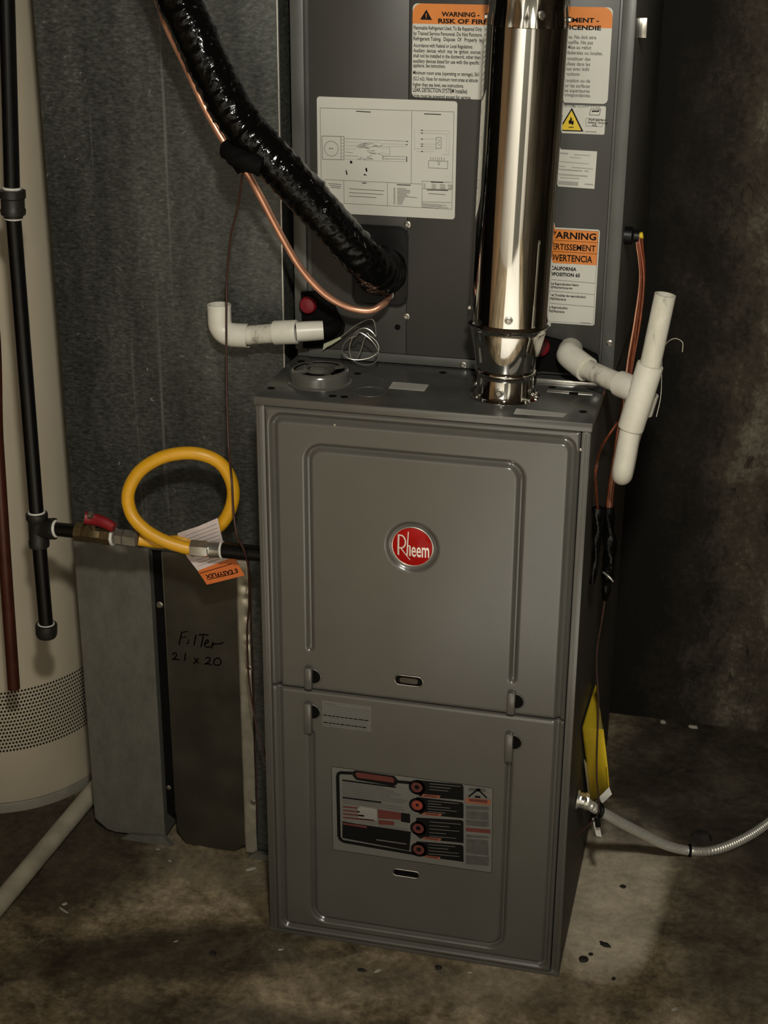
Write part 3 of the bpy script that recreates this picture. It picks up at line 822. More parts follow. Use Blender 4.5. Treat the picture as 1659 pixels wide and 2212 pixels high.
MB().box((CX1-.001, 0.24, 1.305), (CX1+.010, 0.246, 1.33), 0.001).build('hook', 'zinc', coil)

# labels
def label(name, pts, th=0.0005):
    return MB().prism(pts, 'y', CY-th, CY+.0005).build(name, 'label_white', coil, 0)
LY = on_y(CY-.0005)
# wiring diagram
wd = label('wiring_label', rrect(0.0352, 0.2270, 1.0690, 1.2240, 0.004, 4))
pr = Print(LY)
G, K = 'ink_grey', 'ink'
for a in [[(0.0397, 1.2092), (0.2228, 1.2105)], [(0.0397, 1.2092), (0.0405, 1.1137)], [(0.2228, 1.2105), (0.2227, 1.0827)], [(0.045, 1.1143), (0.181, 1.1142)], [(0.166, 1.2096), (0.1662, 1.1141)], [(0.0721, 1.1139), (0.0726, 1.0831)], [(0.1334, 1.1138), (0.1336, 1.0825)], [(0.1815, 1.1184), (0.1814, 1.083)], [(0.0726, 1.0831), (0.2227, 1.0827)], [(0.1815, 1.1184), (0.2213, 1.1184)], [(0.1811, 1.1082), (0.2215, 1.1089)], [(0.1813, 1.0908), (0.2219, 1.0914)], [(0.0456, 1.1133), (0.0511, 1.093)]]:
    pr.line(G, a[0], a[1], 0.00055)
for a in [[(0.0899, 1.2066), (0.1101, 1.2062)], [(0.1826, 1.2064), (0.2055, 1.2064)], [(0.0978, 1.1121), (0.1041, 1.1122)], [(0.1464, 1.112), (0.1656, 1.1121)], [(0.1932, 1.1177), (0.2103, 1.1178)], [(0.1878, 1.107), (0.2172, 1.1075)], [(0.1596, 1.15), (0.1599, 1.1429)]]:
    pr.line(K, a[0], a[1], 0.0011)
pr.path(G, [(0.042, 1.1723), (0.073, 1.1727), (0.0726, 1.1419), (0.0425, 1.1414)], 0.0007, 1, True)
pr.line(G, *[(0.0683, 1.1728), (0.0685, 1.1417)], 0.0006)
for i in range(1, 7):
    p0, p1 = [(0.0683, 1.1728), (0.073, 1.1727)]; q0, q1 = [(0.0685, 1.1417), (0.0726, 1.1419)]
    u = i/7
    pr.line(G, (p0[0]+(q0[0]-p0[0])*u, p0[1]+(q0[1]-p0[1])*u), (p1[0]+(q1[0]-p1[0])*u, p1[1]+(q1[1]-p1[1])*u), 0.0004)
cc = (0.055, 1.1561)
pr.path(G, [(cc[0]+0.0098*math.cos(a*math.pi/14), cc[1]+0.0100*math.sin(a*math.pi/14)) for a in range(28)], 0.0006, 1, True)
pr.text(K, 'MOTOR', cc[0]-.0030, cc[1]-.0007, 0.0015, width=0.006, bold=0.03)
for a in [[(0.0742, 1.1701), (0.1606, 1.1699)], [(0.0742, 1.1657), (0.1016, 1.1658), (0.1189, 1.1671), (0.1263, 1.1654), (0.1594, 1.1658)], [(0.0742, 1.1612), (0.0904, 1.1613), (0.1065, 1.166), (0.1238, 1.162), (0.1582, 1.1628)], [(0.0742, 1.1565), (0.0867, 1.1567), (0.0966, 1.1621), (0.1115, 1.1603)], [(0.0742, 1.1523), (0.0854, 1.1519)], [(0.0741, 1.1475), (0.0929, 1.1475)], [(0.0741, 1.1428), (0.109, 1.1425), (0.1585, 1.1428)], [(0.1264, 1.1489), (0.1584, 1.1498)], [(0.1264, 1.1456), (0.1584, 1.1462)], [(0.1065, 1.159), (0.1164, 1.1617), (0.1263, 1.1592), (0.1362, 1.1608)], [(0.1053, 1.1542), (0.1165, 1.1511), (0.1263, 1.1539), (0.1362, 1.1502)], [(0.1362, 1.1608), (0.1362, 1.1502)], [(0.127, 1.1504), (0.127, 1.1433)]]:
    pr.path('ink_pale' if len(a) > 2 else G, a, 0.00045)
random.seed(11)
for i in range(26):
    a, b = random.uniform(470, 760), random.uniform(560, 760)
    p = (0.0, 0.0)
    q0 = (0.0904, 1.1654); q1 = (0.1264, 1.1432)
    x = q0[0]+(q1[0]-q0[0])*(a-470)/290; z = q0[1]+(q1[1]-q0[1])*(b-560)/200
    pr.line('ink_pale', (x, z), (x+random.uniform(.004, .012), z+random.uniform(-.003, .003)), random.uniform(.0004, .0011))
for q in [[(0.081, 1.1407), (0.0835, 1.1412), (0.0847, 1.1385), (0.0822, 1.1368), (0.0807, 1.1389)], [(0.0747, 1.1281), (0.0763, 1.128), (0.0778, 1.1223), (0.0759, 1.1219)], [(0.1026, 1.1325), (0.1047, 1.1325), (0.1056, 1.128), (0.1038, 1.127), (0.1026, 1.1297)], [(0.0997, 1.1224), (0.1016, 1.1249), (0.1026, 1.1237), (0.1053, 1.1223)], [(0.0954, 1.1469), (0.0966, 1.1465), (0.0961, 1.1453)]]:
    pr.poly(K, q)
for a in [[(0.1769, 1.1849), (0.2174, 1.1855)], [(0.1769, 1.1814), (0.2138, 1.1817)], [(0.177, 1.1735), (0.1995, 1.1742)], [(0.1771, 1.1669), (0.1996, 1.1677)], [(0.1772, 1.1642), (0.1997, 1.1639)], [(0.1699, 1.1606), (0.2021, 1.1611)], [(0.1724, 1.157), (0.1973, 1.158)], [(0.2174, 1.1855), (0.2174, 1.1547)], [(0.2138, 1.1817), (0.2137, 1.1581)], [(0.2174, 1.1547), (0.2083, 1.1549)], [(0.1702, 1.186), (0.1703, 1.1592)]]:
    pr.path('ink_pale', a, 0.00045)
for p in [(0.1799, 1.1851), (0.1799, 1.1815), (0.1801, 1.1736), (0.1802, 1.1671), (0.1802, 1.1642), (0.1803, 1.1575), (0.16, 1.1699), (0.1594, 1.1655)]:
    pr.poly(K, [(p[0]-.0018, p[1]), (p[0]+.0012, p[1]+.0009), (p[0]+.0012, p[1]-.0009)])
pr.path(G, [(0.1994, 1.1767), (0.2064, 1.1766), (0.2064, 1.1624), (0.1994, 1.1627)], 0.0006, 1, True)
pr.path(G, [(0.2007, 1.1744), (0.2044, 1.1717), (0.2014, 1.1687), (0.2051, 1.1659)], 0.0005)
pr.path(G, [(0.1896, 1.1459), (0.216, 1.1461), (0.2158, 1.1362), (0.1898, 1.1363)], 0.0006, 1, True)
for i in range(7):
    p = (0.1927, 1.1466)
    pr.line(G, (p[0]+i*.0030, p[1]), (p[0]+i*.0030, p[1]+.0042), 0.0006)
pr.path(G, [(0.2018, 1.1459), (0.2038, 1.1401), (0.2055, 1.1457)], 0.0006)
for a in [[(0.0796, 1.1034), (0.1291, 1.1028)], [(0.0796, 1.0982), (0.1276, 1.0979)], [(0.0796, 1.0934), (0.1179, 1.0932)], [(0.1904, 1.1021), (0.2137, 1.1018)], [(0.05, 1.1089), (0.0689, 1.1086)], [(0.0525, 1.1064), (0.0683, 1.1059)], [(0.0537, 1.104), (0.0676, 1.1037)]]:
    pr.line(G, a[0], a[1], 0.0008)
for i in range(13):
    p = (0.1471, 1.1072)
    w = (.0125, .018, .018, .017, .013, .0145, .028, .011, .010, .009, .008, .008, .007)[i]
    pr.line(G, (p[0], p[1]-i*.00175), (p[0]+w, p[1]-i*.00175-w*.035), 0.0007)
    pr.line(G, (p[0]-.0052, p[1]-i*.00175), (p[0]-.0028, p[1]-i*.00175), 0.0008)
for i in range(5):
    p = (0.1828, 1.1151)
    for j, w in enumerate((.004, .008, .010, .009)):
        pr.line(G, (p[0]+.0005+j*.0112, p[1]-i*.0014), (p[0]+j*.0112+w*.8, p[1]-i*.0014-.0003), 0.0005)
for i in range(4):
    p = (0.182, 1.0885)
    pr.line(G, (p[0], p[1]-i*.0016), (p[0]+(.034, .028, .036, .022)[i], p[1]-i*.0016-.0012), 0.0006)
pr.build(wd, {K: 'diagram_marks', G: 'diagram_lines', 'ink_pale': 'faded_wires'})

# wide orange-topped refrigerant warning (runs behind the flue pipe)
A0, A1, AZ0, AZ1 = 0.1655, 0.4228, 1.2272, 1.3449
wa = label('refrigerant_warning_label', rrect(A0, A1, AZ0, AZ1, 0.006, 4))
pr = Print(LY)
band = 1.3200
pts = [(A0, band), (A1, band)]+[p for p in rrect(A0, A1, AZ0, AZ1, 0.012, 6) if p[1] > AZ1-.013]
pr.piece('orange_band', 'orange', pts, 1)
apx = lambda py: 1.3443-(py-8)/(210-8)*0.1171
axx = lambda px: A0+(px-892)*0.0005945
pr.piece('alert_triangle', K, [(axx(909), apx(41)), (axx(935.5), apx(41.5)), (axx(922.5), apx(19.5))], 2)
pr.piece('exclamation_mark', 'orange', [(axx(921.2), apx(28)), (axx(923.6), apx(28)), (axx(922.8), apx(38)), (axx(921.8), apx(38))], 3)
pr.text(K, 'WARNING -', axx(956), apx(33), 0.0054, width=axx(1040)-axx(956), bold=0.035, lift=2)
pr.text(K, 'RISK OF FIRE', axx(949), apx(47.5), 0.0054, width=axx(1058)-axx(949), bold=0.035, lift=2)
for body, py, x1 in (('Flammable Refrigerant Used. To Be Repaired Only', 58.8, 1046), ('by Trained Service Personnel. Do Not Puncture', 70.7, 1046), ('Refrigerant Tubing.  Dispose  Of   Properly  In', 82, 1046),
                     ('Accordance with Federal or Local Regulations.', 96.5, 1027), ('Auxiliary  devices  which  may  be  ignition  sources', 107.6, 1044), ('shall not be installed in the ductwork, other than', 118.7, 1044),
                     ('auxiliary devices listed for use with the specific', 130.3, 1042), ('appliance. See instructions.', 140, 967), ('Minimum room area (operating or storage), 561', 155.8, 1042),
                     ('(52.2 m2). Note: for minimum room areas at altitude', 168.6, 1040), ('higher than sea level, see instructions.', 181.6, 1009), ('LEAK DETECTION SYSTEM Installed.', 194, 1018), ('Units must be powered except for service.', 206.6, 1026)):
    big_ = body.startswith('LEAK')
    pr.text(K, body, axx(894.5), apx(py)-.0021, 0.0046 if not big_ else 0.0054, width=axx(x1)-axx(894.5), bold=0.018)
pr.text(K, 'AVERTISSEMENT -', 0, apx(39), 0.0052, width=0.0840, right=axx(1297), bold=0.035, lift=2)
pr.text(K, "RISQUE D'INCENDIE", 0, apx(54.5), 0.0052, width=0.0980, right=axx(1302), bold=0.035, lift=2)
for body, py, x1 in (('inflammable utilisee. Ne doit etre', 67, 1280), ('que par un technicien qualifie. Ne pas', 78, 1273.5), ('percer. Mise au rebut', 88.5, 1270.5), ('reglementations federales ou locales.', 100, 1295.5),
                     ('auxiliaires pouvant constituer des', 112.5, 1270), ('ne doivent pas etre installees dans les', 123.5, 1270), ('autres que ceux avec ledit', 134, 1269), ('appareil. Voir instructions', 145, 1248.5),
                     ('Surface minimale location ou de', 159, 1272), ('pieces. Note : pour les surfaces', 170, 1272), ('minimales aux altitudes superieures', 180.5, 1272), ('voir les instructions correspondantes.', 190, 1275)):
    pr.text('ink_grey', body, 0, apx(py+3.5)-.0018, 0.0044, right=axx(x1+13), bold=0.02)
pr.text('ink_grey', 'sauf pour le service.', 0, apx(216)-.0018, 0.0042, right=axx(1256), bold=0.01)
pr.text('ink_grey', '92-22264-99-02', 0, apx(216)-.0018, 0.0046, right=axx(1310), bold=0.0)
pr.build(wa, {K: 'black_lettering', 'ink_grey': 'small_print', 'orange': 'orange_band'})

# flammable-gas triangle label
fl = label('flammable_label', rrect(0.3560, 0.4212, 1.1886, 1.2244, 0.002, 3))
pr = Print(LY)
pr.piece('triangle_border', K, [(0.3606, 1.1914), (0.394, 1.1915), (0.3775, 1.2212)], 1)
pr.piece('yellow_triangle', 'sign_yellow', [(0.3636, 1.1928), (0.3911, 1.193), (0.3773, 1.2177)], 2)
pr.piece('flame_symbol', K, [(0.3752, 1.2001), (0.3739, 1.2038), (0.3759, 1.2063), (0.3764, 1.2099), (0.3785, 1.2072), (0.3784, 1.2039), (0.3803, 1.2056), (0.381, 1.2019), (0.3796, 1.199), (0.3775, 1.2011)], 3)
pr.line(K, *[(0.3747, 1.1965), (0.3811, 1.1966)], 0.0011, 3)
pr.path(G, [(0.402, 1.2205), (0.4148, 1.2206), (0.4131, 1.2128), (0.4004, 1.213)], 0.0008, 1, True)
pr.path(K, [(0.4035, 1.2173), (0.4071, 1.2181), (0.4101, 1.2175), (0.4129, 1.2189)], 0.0018, 1)
pr.path(G, [(0.3964, 1.2086), (0.4175, 1.2081), (0.4178, 1.1984), (0.3966, 1.1989)], 0.0005, 1, True)
for body, a in (('Refrigerant', (0.4002, 1.2059)), ('Safety Group', (0.399, 1.2023)), ('A2L', (0.4045, 1.1989))):
    pr.text(K, body, a[0], a[1], 0.0026, width=(0.022, 0.0255, 0.007)[('Refrigerant', 'Safety Group', 'A2L').index(body)], bold=0.02)
pr.line(G, *[(0.3961, 1.1916), (0.4111, 1.1917)], 0.0008)
pr.build(fl, {K: 'black_lettering', 'sign_yellow': 'yellow_triangle', G: 'outlines'})

# faded rating sticker
rs = label('rating_sticker', [(0.3606, 1.1679), (0.4131, 1.1671), (0.4123, 1.1187), (0.3605, 1.1199)])
pr = Print(LY)
for a, w in [([(0.3647, 1.1631), (0.3756, 1.1626)], 9), ([(0.3831, 1.1618), (0.4044, 1.1613)], 6), ([(0.3776, 1.1582), (0.3925, 1.1577)], 5), ([(0.3635, 1.1522), (0.4032, 1.1506)], 5), ([(0.3644, 1.146), (0.3725, 1.1458)], 6), ([(0.3811, 1.1454), (0.4088, 1.1443)], 6), ([(0.3634, 1.142), (0.3952, 1.1411)], 9), ([(0.398, 1.1413), (0.4038, 1.1409)], 9), ([(0.3631, 1.1355), (0.4024, 1.1346)], 9), ([(0.3662, 1.1313), (0.3923, 1.1311)], 6), ([(0.3631, 1.1248), (0.3909, 1.1242)], 24), ([(0.399, 1.1242), (0.4105, 1.1242)], 8)]:
    pr.line('ink_pale', a[0], a[1], w*0.00022)
pr.build(rs, {'ink_pale': 'faded_print'})

# Proposition 65 label
p65 = label('proposition_label', rrect(0.3360, 0.4228, 0.9352, 1.0655, 0.003, 3))
pr = Print(LY)
pr.piece('orange_panel', 'orange', [(0.338, 1.0178), (0.4212, 1.0178), (0.4212, 1.0634), (0.338, 1.0634)], 1)
pr.line(K, (0.338, 1.0488), (0.4212, 1.0482), 0.0005, 2)
pr.line(K, (0.338, 1.0338), (0.4212, 1.0332), 0.0005, 2)
pr.text(K, 'WARNING', 0, 1.0515, 0.0086, width=0.0690, right=0.4185, bold=0.03, lift=2)
pr.text(K, 'AVERTISSEMENT', 0, 1.0363, 0.0078, width=0.0710, right=0.4185, bold=0.02, lift=2)
pr.text(K, 'ADVERTENCIA', 0, 1.0212, 0.0084, width=0.0640, right=0.4150, bold=0.025, lift=2)
pr.text(K, 'CALIFORNIA', 0, 1.0085, 0.0046, width=0.0345, right=0.3945, bold=0.04)
pr.text(K, 'PROPOSITION 65', 0, 1.0005, 0.0046, width=0.0480, right=0.3998, bold=0.04)
for z in (0.9945, 0.9790, 0.9620):
    pr.line(G, (0.339, z+.001), (0.4205, z-.001), 0.0006)
for body, z, r_ in (('Cancer and Reproductive Harm', 0.9880, 0.3985), ('www.P65Warnings.ca.gov', 0.9832, 0.3908), ('Cancer et Troubles de reproduction', 0.9725, 0.4090), ('www.P65Warnings', 0.9672, 0.3828), ('Cancer y Reproductivo', 0.9555, 0.3855), ('www.P65Warnings', 0.9500, 0.3815)):
    pr.text(K, body, 0, z, 0.0032, right=r_, bold=0.03)
pr.line(G, (0.404, 0.9385), (0.418, 0.9380), 0.0008)
pr.path(G, [(0.338, 0.9372), (0.421, 0.9372), (0.421, 1.0634), (0.338, 1.0634)], 0.0004, 1, True)
pr.build(p65, {K: 'black_lettering', 'orange': 'orange_panel', G: 'ruled_lines'})

# supply plenum above the coil, up to the ceiling
pl = MB().box((0.002, CY+.006, CZ1), (CX1-.002, FD, RZ1), 0.001).build('supply_plenum', 'galvanised', None)
tag(pl, 'galvanised supply air plenum rising from the coil cabinet to the ceiling', 'air duct')

# ---------------------------------------------------------------- flue pipe
vb = Vector((0.3190, 0.0862, FH)); vt = Vector((0.3312, 0.0862, 1.36))
vax = (vt-vb).normalized()
vent = thing('flue_pipe', tuple(vb), 'shiny round galvanised flue pipe rising from the furnace top', 'flue pipe')
L = lambda z: (z-FH)/vax.z
col_ = MB().lathe([(0.0475, -0.0002), (0.0475, 0.0010), (0.0400, 0.0022), (0.0378, 0.0060), (0.0374, L(0.888))], vb, vax, 64, cap=False).build('base_collar', 'bright_steel', vent, 50)
red = MB().lathe([(0.0370, L(0.884)), (0.0378, L(0.8905)), (0.0398, L(0.8925)), (0.0412, L(0.8950)), (0.0400, L(0.8975)), (0.0385, L(0.8992)), (0.0400, L(0.9030)), (0.0496, L(0.9500)), (0.0502, L(0.9545)), (0.0530, L(0.9565)), (0.0545, L(0.9590)), (0.0530, L(0.9615)), (0.0512, L(0.9630)), (0.0500, L(0.9650))], vb, vax, 72, cap=False).build('taper_reducer', 'bright_steel', vent, 60)
low = MB().lathe([(0.0496, L(0.9560)), (0.0510, L(0.9640)), (0.0510, L(1.3285)), (0.0500, L(1.3290))], vb, vax, 72, cap=False).build('lower_pipe', 'bright_steel', vent, 50)
um = MB(); n = 96
R = rot_to(vax); o_ = 0
prof = [(0.0488, 1.315), (0.0492, 1.326), (0.0498, 1.329), (0.0490, 1.340), (0.0478, 1.350), (0.0492, 1.366), (0.0512, 1.376), (0.0512, RZ1)]
for pi_, (r, z) in enumerate(prof):
    for q in range(n):
        a = 2*math.pi*q/n
        rr = r+(0.0009*math.cos(a*16) if 1 <= pi_ <= 4 else 0)
        um.v.append(tuple(vb+R @ Vector((rr*math.cos(a), rr*math.sin(a), L(z)))))
for i in range(len(prof)-1):
    for q in range(n):
        a = i*n+q; b = i*n+(q+1) % n
        um.f.append((a, b, b+n, a+n))
um.build('upper_pipe', 'bright_steel', vent, 60)
def vscrew(z, ang, r, size=0.0040):
    d = Vector((math.sin(math.radians(ang)), -math.cos(math.radians(ang)), 0))
    screw(vb+vax*L(z)+d*r, d, vent, size)
for z, a, r, s_ in ((1.3430, 28, 0.0480, .0042), (0.9745, 8, 0.0508, .0040), (0.9760, -88, 0.0508, .0036), (0.8735, -2, 0.0373, .0046), (0.8740, -84, 0.0373, .0032), (0.8720, 70, 0.0373, .0032), (1.338, -88, 0.049, .0036), (1.336, 92, 0.049, .0036)):
    vscrew(z, a, r, s_)
for ang in (85, 110):
    d = Vector((math.sin(math.radians(ang)), -math.cos(math.radians(ang)), 0))
    screw(vb+d*0.0435+Vector((0, 0, .001)), (0, 0, 1), vent, 0.0030)

# ---------------------------------------------------------------- insulated suction line
suc = thing('insulated_line', (0.12, 0.19, 0.99), 'thick wrinkled black insulated refrigerant hose curving down into the coil cabinet', 'hose')
HP = [(0.1290, 0.188, 0.9950), (0.1275, 0.150, 0.9990), (0.1222, 0.112, 1.0235), (0.0946, 0.085, 1.0627), (0.0537, 0.066, 1.1153), (0.0144, 0.055, 1.1595), (-0.0261, 0.05, 1.2032), (-0.0592, 0.048, 1.261), (-0.0857, 0.048, 1.3178), (-0.1059, 0.05, 1.3595), (-0.150, 0.055, 1.47), (-0.23, 0.07, 1.68), (-0.33, 0.08, 2.0), (-0.40, 0.08, RZ1)]
def hr(tt, d):
    return 0.0272*(1+0.26*max(0, 1-d/0.075))
def wrinkle(i, a, d):
    n1 = noise.noise(Vector((math.cos(a)*1.3, math.sin(a)*1.3, d*55)))
    n2 = noise.noise(Vector((math.cos(a)*2.2+9, math.sin(a)*2.2, d*120)))
    ph = d*2*math.pi/0.0135+a*1.0+n1*2.2
    return 1+0.030*math.sin(ph)*(0.5+1.1*n2)+0.055*n1+0.035*n2
MB().tube(HP, hr, 44, 0.0020, fn=wrinkle).build('black_jacket', 'black_wrap', suc, 80)
bc = Vector((-0.0233, 0.052, 1.1566))
MB().tube([(-0.0428, 0.045, 1.172), (-0.0248, 0.028, 1.1648), (-0.0064, 0.024, 1.1593), (0.0082, 0.026, 1.155)], 0.0125, 16, 0.003, fn=lambda i, a, d: 1+0.08*math.sin(a*3+d*300)).build('tape_band', 'black_matte', suc)
MB().tube([(-0.0386, 0.042, 1.1726), (-0.0215, 0.044, 1.1462)], 0.0098, 16, 0.003).build('tape_wrap', 'black_matte', suc)

# ---------------------------------------------------------------- copper liquid line
cop = thing('copper_line', (0.135, 0.18, 0.96), 'bare bright copper refrigerant tube strapped under the black hose', 'copper pipe')
CP = [(0.1372, 0.186, 0.9612), (0.1380, 0.165, 0.9560), (0.1383, 0.146, 0.9564), (0.1228, 0.135, 0.949), (0.0939, 0.126, 0.9539), (0.0632, 0.115, 0.9738), (0.0347, 0.103, 1.0091), (0.0112, 0.088, 1.0576), (-0.0104, 0.07, 1.1115), (-0.0236, 0.052, 1.1466), (-0.0431, 0.046, 1.1742), (-0.0677, 0.046, 1.2143), (-0.0941, 0.048, 1.2684), (-0.1206, 0.054, 1.3176), (-0.1375, 0.06, 1.3584), (-0.19, 0.062, 1.47), (-0.28, 0.08, 1.70), (-0.38, 0.08, 2.0), (-0.45, 0.08, RZ1)]
MB().tube(CP, 0.0049, 16, 0.005).build('copper_tube', 'copper', cop)
MB().ring((0.1372, 0.1815, 0.9612), (0, 1, 0), 0.0062, 0.0016, 24, 8).build('bright_grommet', 'zinc', cop)
# second thinner line partly hidden by the jacket
c2 = [(-0.0301, 0.06, 1.1832), (-0.0464, 0.055, 1.2053), (-0.0612, 0.05, 1.2283), (-0.0763, 0.05, 1.2518), (-0.1008, 0.052, 1.2904)]
tag(MB().tube(c2, 0.0028, 10, 0.005).build('control_wire', 'copper_wire', None), 'thin copper coloured wire tucked between the bare tube and the black hose', 'wire')

# ---------------------------------------------------------------- left condensate drain
dr = thing('drain_pipe', (-0.02, 0.14, 0.905), 'white plastic drain with upturned open elbow in front of the galvanised duct', 'drain pipe')
PY = 0.140
e0 = Vector((-0.0971, 0.14, 0.9418)); e1 = Vector((-0.0932, 0.14, 0.8993))
ex, ez = e0.x, e1.z
em = MB()
arc = [(ex, PY, e0.z), (ex, PY, ez+.018)]+[(ex+0.018-0.018*math.cos(math.radians(a)), PY, ez+.018-.018*math.sin(math.radians(a))) for a in range(9, 91, 9)]
endx = -0.0546
arc += [(ex+.026, PY, ez), (endx, PY, ez+.0005)]
em.tube(arc, 0.0168, 24, raw=True, cap=False)
em.build('elbow', 'white_pvc', dr, 60)
MB().lathe([(0.0168, 0), (0.0172, -.002), (0.0168, -.004), (0.0140, 0.0), (0.0135, -0.02)], (ex, PY, e0.z), (0, 0, 1), 28, cap=False).build('socket_rim', 'white_pvc', dr, 40)
MB().lathe([(0.0138, 0), (0.0138, 0.0006)], (ex, PY, e0.z-.02), (0, 0, 1), 24).build('dark_bore', 'black_matte', dr)
x1_ = -0.0172; z1_ = 0.9067
MB().tube([(endx-.01, PY, ez), (x1_+.004, PY, z1_)], 0.0134, 24, 0.01).build('pipe', 'scuffed_pvc', dr)
x2_, z2_ = 0.0153, 0.9103
MB().lathe([(0.0130, 0), (0.0165, 0.0005), (0.0168, 0.002), (0.0168, (x2_-x1_)), (0.0160, (x2_-x1_)+.0018), (0.0134, (x2_-x1_)+.002)], (x1_, PY, z1_), (x2_-x1_, 0, z2_-z1_), 28, cap=False).build('coupling', 'white_pvc', dr, 40)
st_ = Vector((0.0459, 0.15, 0.9118))
MB().lathe([(0.0136, 0), (0.0140, 0.010), (0.0136, 0.031), (0.0132, 0.0375), (0.0100, 0.0375), (0.0095, 0.02)], (x2_, PY, z2_), st_-Vector((x2_, PY, z2_)), 28, cap=False).build('adapter', 'white_pvc', dr, 40)
MB().tube([st_-Vector((.004, 0, 0)), st_+Vector((.012, .012, 0)), st_+Vector((.016, .034, .0))], 0.0098, 16, 0.004).build('rubber_stub', 'black_matte', dr)

# ---------------------------------------------------------------- right condensate trap
tp_ = thing('condensate_trap', (0.49, 0.06, 0.78), 'white plastic tee and trap with upright vent pipe beside the furnace', 'drain pipe')
E0 = Vector((0.3925, 0.186, 0.8990)); E1 = Vector((0.3967, 0.15, 0.9004)); E2 = Vector((0.4228, 0.122, 0.8924))
T_a = Vector((0.5096, 0.045, 0.928)); T_b = Vector((0.4904, 0.045, 0.8414)); T_m = T_a.lerp(T_b, 0.44)
MB().tube([E0, E1+Vector((-.002, .012, .0)), E1, E2], 0.0172, 24, 0.004, cap=True).build('elbow', 'white_pvc', tp_, 60)
dirp = (T_m-E2).normalized()
MB().tube([E2-dirp*.01, T_m-dirp*.02], 0.0133, 24, 0.01).build('cross_pipe', 'scuffed_pvc', tp_)
MB().lathe([(0.0130, -.001), (0.0168, 0.0), (0.0168, 0.036)], T_m-dirp*.042, dirp, 28, cap=False).build('tee_branch', 'white_pvc', tp_, 40)
MB().lathe([(0.0130, 0), (0.0166, 0.0004), (0.0170, 0.002), (0.0170, (T_b-T_a).length-.002), (0.0166, (T_b-T_a).length), (0.0130, (T_b-T_a).length)], T_a, T_b-T_a, 32, cap=False).build('tee', 'white_pvc', tp_, 40)
V_t = Vector((0.5213, 0.045, 1.0185))
dv = (V_t-T_a).normalized()
MB().lathe([(0.0133, -.03), (0.0133, (V_t-T_a).length), (0.0112, (V_t-T_a).length), (0.0112, (V_t-T_a).length-.05), (0.0, (V_t-T_a).length-.05)], T_a, dv, 28, cap=False).build('vent_stub', 'scuffed_pvc', tp_, 40)
U_b = Vector((0.4838, 0.045, 0.7792))
dd = (U_b-T_b).normalized()
ub = [T_b-dd*.01, T_b+dd*.02, T_b.lerp(U_b, .72)]
cen = T_b.lerp(U_b, .80)
for a in range(0, 181, 15):
    th = math.radians(a)
    ub.append(cen+Vector((0, 0.021*(1-math.cos(th)), 0))+dd*(0.021*math.sin(th)))
ub += [cen+Vector((0, .042, 0))-dd*.02, T_b+Vector((0.004, .042, 0)), T_b.lerp(T_a, .35)+Vector((.008, .042, 0))]
MB().tube(ub, 0.0138, 24, 0.004).build('return_bend', 'white_pvc', tp_, 60)
MB().lathe([(0.0140, 0), (0.0172, .0005), (0.0172, .028), (0.0140, .0285)], T_b.lerp(T_a, .1)+Vector((.0055, .042, 0)), T_a-T_b, 24).build('return_socket', 'white_pvc', tp_, 40)
# loose thin wire springing out behind the trap
tag(MB().tube([(0.5182, 0.12, 0.8351), (0.5219, 0.12, 0.8675), (0.5201, 0.12, 0.9242), (0.5307, 0.12, 0.9424), (0.5439, 0.12, 0.9396), (0.545, 0.12, 0.926)], 0.0007, 6, 0.004).build('loose_wire', 'zinc', None), 'hair thin loose wire curling out behind the white trap', 'wire')

# thin silver wire coiled by the left drain
wl_ = []
for k in range(0, 64):
    a = k/64*2.15*2*math.pi+0.6
    rx = 0.0235-0.0045*math.sin(k*.21); rz = 0.0245+0.002*math.cos(k*.17)
    wl_.append((0.1050+rx*math.cos(a)+0.004*math.sin(k*.1), 0.150+0.012*math.sin(a*.5+1), 0.8905+rz*math.sin(a)*(1-.25*(k > 34))))
wire = [(0.0711, 0.17, 0.8989), (0.0953, 0.165, 0.9192), (0.1203, 0.158, 0.9307)]+wl_+[(0.0966, 0.16, 0.8719), (0.0737, 0.165, 0.8776)]
tag(MB().tube(wire, 0.00075, 6, 0.003).build('wire_loop', 'aluminium', None), 'loop of thin bright wire hanging against the coil cabinet below the copper tube', 'wire')

# ---------------------------------------------------------------- return air duct with filter rack
DX0, DX1, DYF = -0.365, -0.0155, 0.180
duct = thing('return_duct', ((DX0+DX1)/2, 0.45, 0.0), 'tall streaky galvanised return air duct between the tank and the furnace', 'air duct')
ZR = 0.535   # top of the filter rack
up_ = MB()
up_.box((DX0, DYF, ZR), (DX1, 0.72, RZ1), 0.0015)
up_.build('duct_riser', 'galvanised', duct)
# edge bead of the riser corner
MB().box((DX1-.0012, DYF-.0016, ZR), (DX1+.0008, DYF+.004, RZ1), 0.0006).build('corner_fold', 'armour', duct)
# cross seam of the riser sheets
MB().box((DX0+.001, DYF-.0012, 0.9225), (-0.125, DYF+.001, 0.9245), 0.0006).build('sheet_seam', 'galvanised', duct)
# left cover sheet of the rack
MB().prism([(DX0, 0.030), (DX0+.020, 0.012), (DX0+.034, 0.008), (-0.2400, 0.012), (-0.2400, ZR+.004), (DX0, ZR+.004)], 'y', DYF-.0045, 0.72).build('rack_side', 'galvanised_dull', duct, 30)
MB().prism([(-0.318, 0.0005), (-0.226, 0.0005), (-0.240, 0.018), (-0.300, 0.012)], 'y', DYF-.012, DYF-.0035).build('flared_foot', 'galvanised_dull', duct, 30)
MB().prism([(-0.095, 0.0005), (-0.012, 0.0005), (-0.012, 0.014), (-0.080, 0.012)], 'y', DYF-.012, DYF-.0035).build('flared_foot', 'galvanised_dull', duct, 30)
